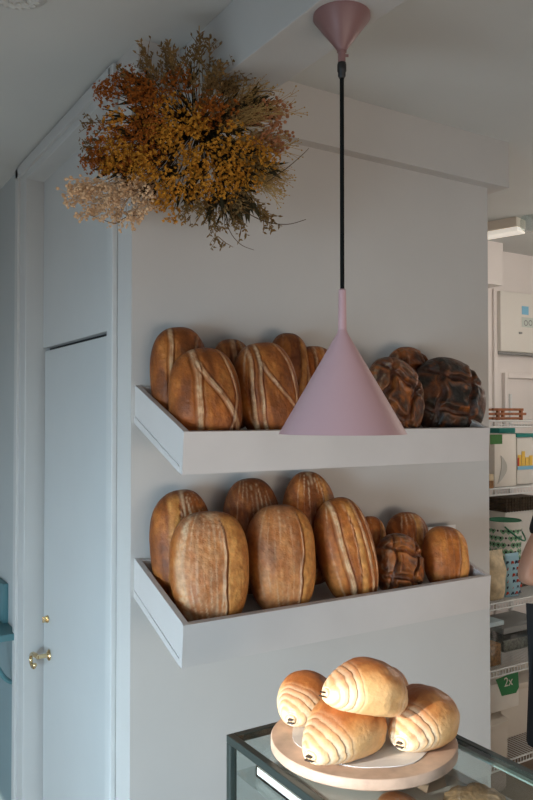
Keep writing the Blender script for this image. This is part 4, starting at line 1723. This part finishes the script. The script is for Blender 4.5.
Rr = [(.07, .065), (.08, .07), (.085, .075), (.08, .07), .048, .052, (.085, .075), (.075, .068), .036, .044, .043, .041, .027, (.036, .018), (.034, .016), .036, .042, .040, .040, .027, (.036, .018), (.034, .016),
      .055, .050, .038, .035, .055, .050, .038, .035]
skin_obj('body', PS['skin'], V, Eg, Rr)
for hx, hy, hzz, sg in ((wr.x + .10, wr.y + .01, wr.z + .01, 1), (.28, .16, 1.125, -1)):
    for f in range(4):
        oy = (f - 1.5) * .018
        ln = (.062, .074, .070, .054)[f]
        skin_obj('finger', PS['skin'], [(hx - .02, hy + oy * .8, hzz), (hx + ln * .45, hy + oy, hzz - .004), (hx + ln * .8, hy + oy, hzz - .022), (hx + ln * .9, hy + oy, hzz - .042)],
                 [(0, 1), (1, 2), (2, 3)], [.009, .0088, .008, .0068], 1)
    skin_obj('thumb', PS['skin'], [(hx - .05, hy + sg * .02, hzz), (hx - .02, hy + sg * .045, hzz - .008), (hx + .012, hy + sg * .05, hzz - .02)], [(0, 1), (1, 2)], [.011, .0095, .008], 1)
# clothing
skin_obj('shirt', PS['cloth'], [(0, 0, .90), (0, 0, 1.0), (0, 0, 1.10), (.01, 0, 1.24), (0, 0, 1.36 + SZ), (-.005, 0, 1.44 + SZ),
                               tuple(SHO), tuple(SHO.lerp(MIDA, .6)), tuple(SHO.lerp(MIDA, .95)), (-.02, .165, 1.40 + SZ), (-.04, .20, 1.28), (-.046, .21, 1.22)],
         [(0, 1), (1, 2), (2, 3), (3, 4), (4, 5), (4, 6), (6, 7), (7, 8), (4, 9), (9, 10), (10, 11)],
         [(.122, .118), (.120, .115), (.114, .108), (.116, .11), (.12, .112), .066, .068, .060, .058, .068, .060, .056])
skin_obj('trousers', PS['cloth'], [(0, 0, 1.0), (0, -.09, .89), (.01, -.10, .5), (-.02, -.10, .09), (0, .09, .89), (.01, .10, .5), (-.02, .10, .09)],
         [(0, 1), (1, 2), (2, 3), (0, 4), (4, 5), (5, 6)], [(.105, .10), .09, .072, .056, .09, .072, .056])
for sy in (-1, 1):
    b = MB()
    b.box(base + Vector((-.07, sy * .105 - .045, 0)), base + Vector((.17, sy * .105 + .045, .07)), .025)
    b.build('shoe', PS['shoe'], per)
# apron skirt wrapped round the hips, open at the back, with a tie hanging
b = MB()
rows = []
for i in range(9):
    t = i / 8
    z = 1.02 - t * .46
    row = []
    for k in range(33):
        a = math.radians(-164 + 328 * k / 32)
        rx, ry = .132 + .02 * t, .170 + .035 * t
        wv = 1 + .03 * math.sin(k * 1.9) * t
        row.append(b.bm.verts.new(base + Vector((rx * wv * math.cos(a), ry * wv * math.sin(a), z))))
    rows.append(row)
for A, B in zip(rows, rows[1:]):
    for k in range(32):
        b.bm.faces.new((A[k], A[k + 1], B[k + 1], B[k]))
ap = b.build('apron', PS['apron'], per, smooth='all')
sd_ = ap.modifiers.new('Solid', 'SOLIDIFY')
sd_.thickness = .004
tie0 = base + Vector((-.10, -.08, elb.z - .22))
tie1 = base + Vector((-.112, -.08, elb.z - .56))
b = MB()
b.box((-.018, -.003, 0), (.018, .003, (tie0.z + .10) - tie1.z), .0015)
for v in b.bm.verts:
    t = v.co.z
    v.co += Vector((tie1.x + .02 * math.sin(t * 9), tie1.y, tie1.z))
b.box((tie1.x - .022, tie1.y - .006, tie1.z - .012), (tie1.x + .014, tie1.y + .006, tie1.z + .014), .004)
b.build('apron_tie', PS['apron'], per)
# head details
hb_ = base + Vector((.03, 0, 1.60 + SZ))
b = MB()
b.ball(hb_ + Vector((-.02, 0, .055)), .108, (1.02, .86, .95), 3)
b.ball(hb_ + Vector((-.085, 0, .03)), .055, (1, 1, 1), 2)
b.build('hair', PS['hair'], per, smooth='all')
b = MB()
b.lathe([(0, .026), (.010, .012), (.013, 0), (0, -.006)], hb_ + Vector((.078, 0, -.02)), 12, (1, 0, -.4))
b.build('nose', PS['skin'], per)
for sy in (-1, 1):
    MB().ball(hb_ + Vector((.070, sy * .032, .008)), .011, (.6, 1, .7), 2).build('eye', PS['hair'], per)
    MB().ball(hb_ + Vector((-.005, sy * .078, -.01)), .022, (.8, .35, 1.2), 2).build('ear', PS['skin'], per)
MB().ball(hb_ + Vector((.076, 0, -.058)), .018, (.35, 1, .35), 2).build('mouth', mat('lips', lin((176, 96, 88)), .5), per)

per.rotation_euler = (0, 0, math.radians(-51))
# ------------------------------------------------------------------ light
SC.world = bpy.data.worlds.new('world')
SC.world.use_nodes = True
bg = SC.world.node_tree.nodes['Background']
bg.inputs['Color'].default_value = (.62, .78, 1, 1)
bg.inputs['Strength'].default_value = .6


def area(name, loc, direction, sx, sy, power, col, spread=180):
    ld = bpy.data.lights.new(name, 'AREA')
    ld.shape = 'RECTANGLE'
    ld.size = sx
    ld.size_y = sy
    ld.energy = power
    ld.color = col
    ld.spread = math.radians(spread)
    o = bpy.data.objects.new(name, ld)
    C.objects.link(o)
    o.location = loc
    o.rotation_euler = Vector(direction).to_track_quat('-Z', 'Z').to_euler()
    return o


area('window_daylight', (-2.63, (WY0 + WY1) / 2, .82), (1, .42, -.38), WY1 - WY0, .8, 58, (.60, .83, 1.0), 90)
area('low_fill_light', (-2.63, (LY0 + LY1) / 2, (LZ0 + LZ1) / 2), (1, -.02, .30), LY1 - LY0, LZ1 - LZ0, 9, (.76, .90, 1.0), 96)  # added fill at the made-up low opening, brightens the lower door wall
area('shopfront_daylight', ((FX0 + FX1) / 2, -3.63, .90), (0, 1, .10), FX1 - FX0, .8, 15, (1.0, .79, .60), 88)
kl = bpy.data.lights.new('kitchen_fill_light', 'POINT')  # unseen fill, added to lift the kitchen and its ceiling
kl.energy = 13
kl.color = (1, .90, .80)
kl.shadow_soft_size = .15
ko = bpy.data.objects.new('kitchen_fill_light', kl)
C.objects.link(ko)
ko.location = (2.75, -.1, 2.35)
sl_ = bpy.data.lights.new('sun', 'SUN')
sl_.energy = 5.4
sl_.color = (1, .90, .78)
sl_.angle = math.radians(1.2)
so_ = bpy.data.objects.new('sun', sl_)
C.objects.link(so_)
so_.rotation_euler = Vector((1, .02, -.25)).to_track_quat('-Z', 'Z').to_euler()

SC.view_settings.view_transform = 'Standard'
SC.view_settings.look = 'None'
SC.view_settings.exposure = 0
SC.view_settings.gamma = 1
SC.view_settings.use_curve_mapping = False
SC.cycles.use_denoising = True
SC.cycles.max_bounces = 8
SC.cycles.transparent_max_bounces = 16
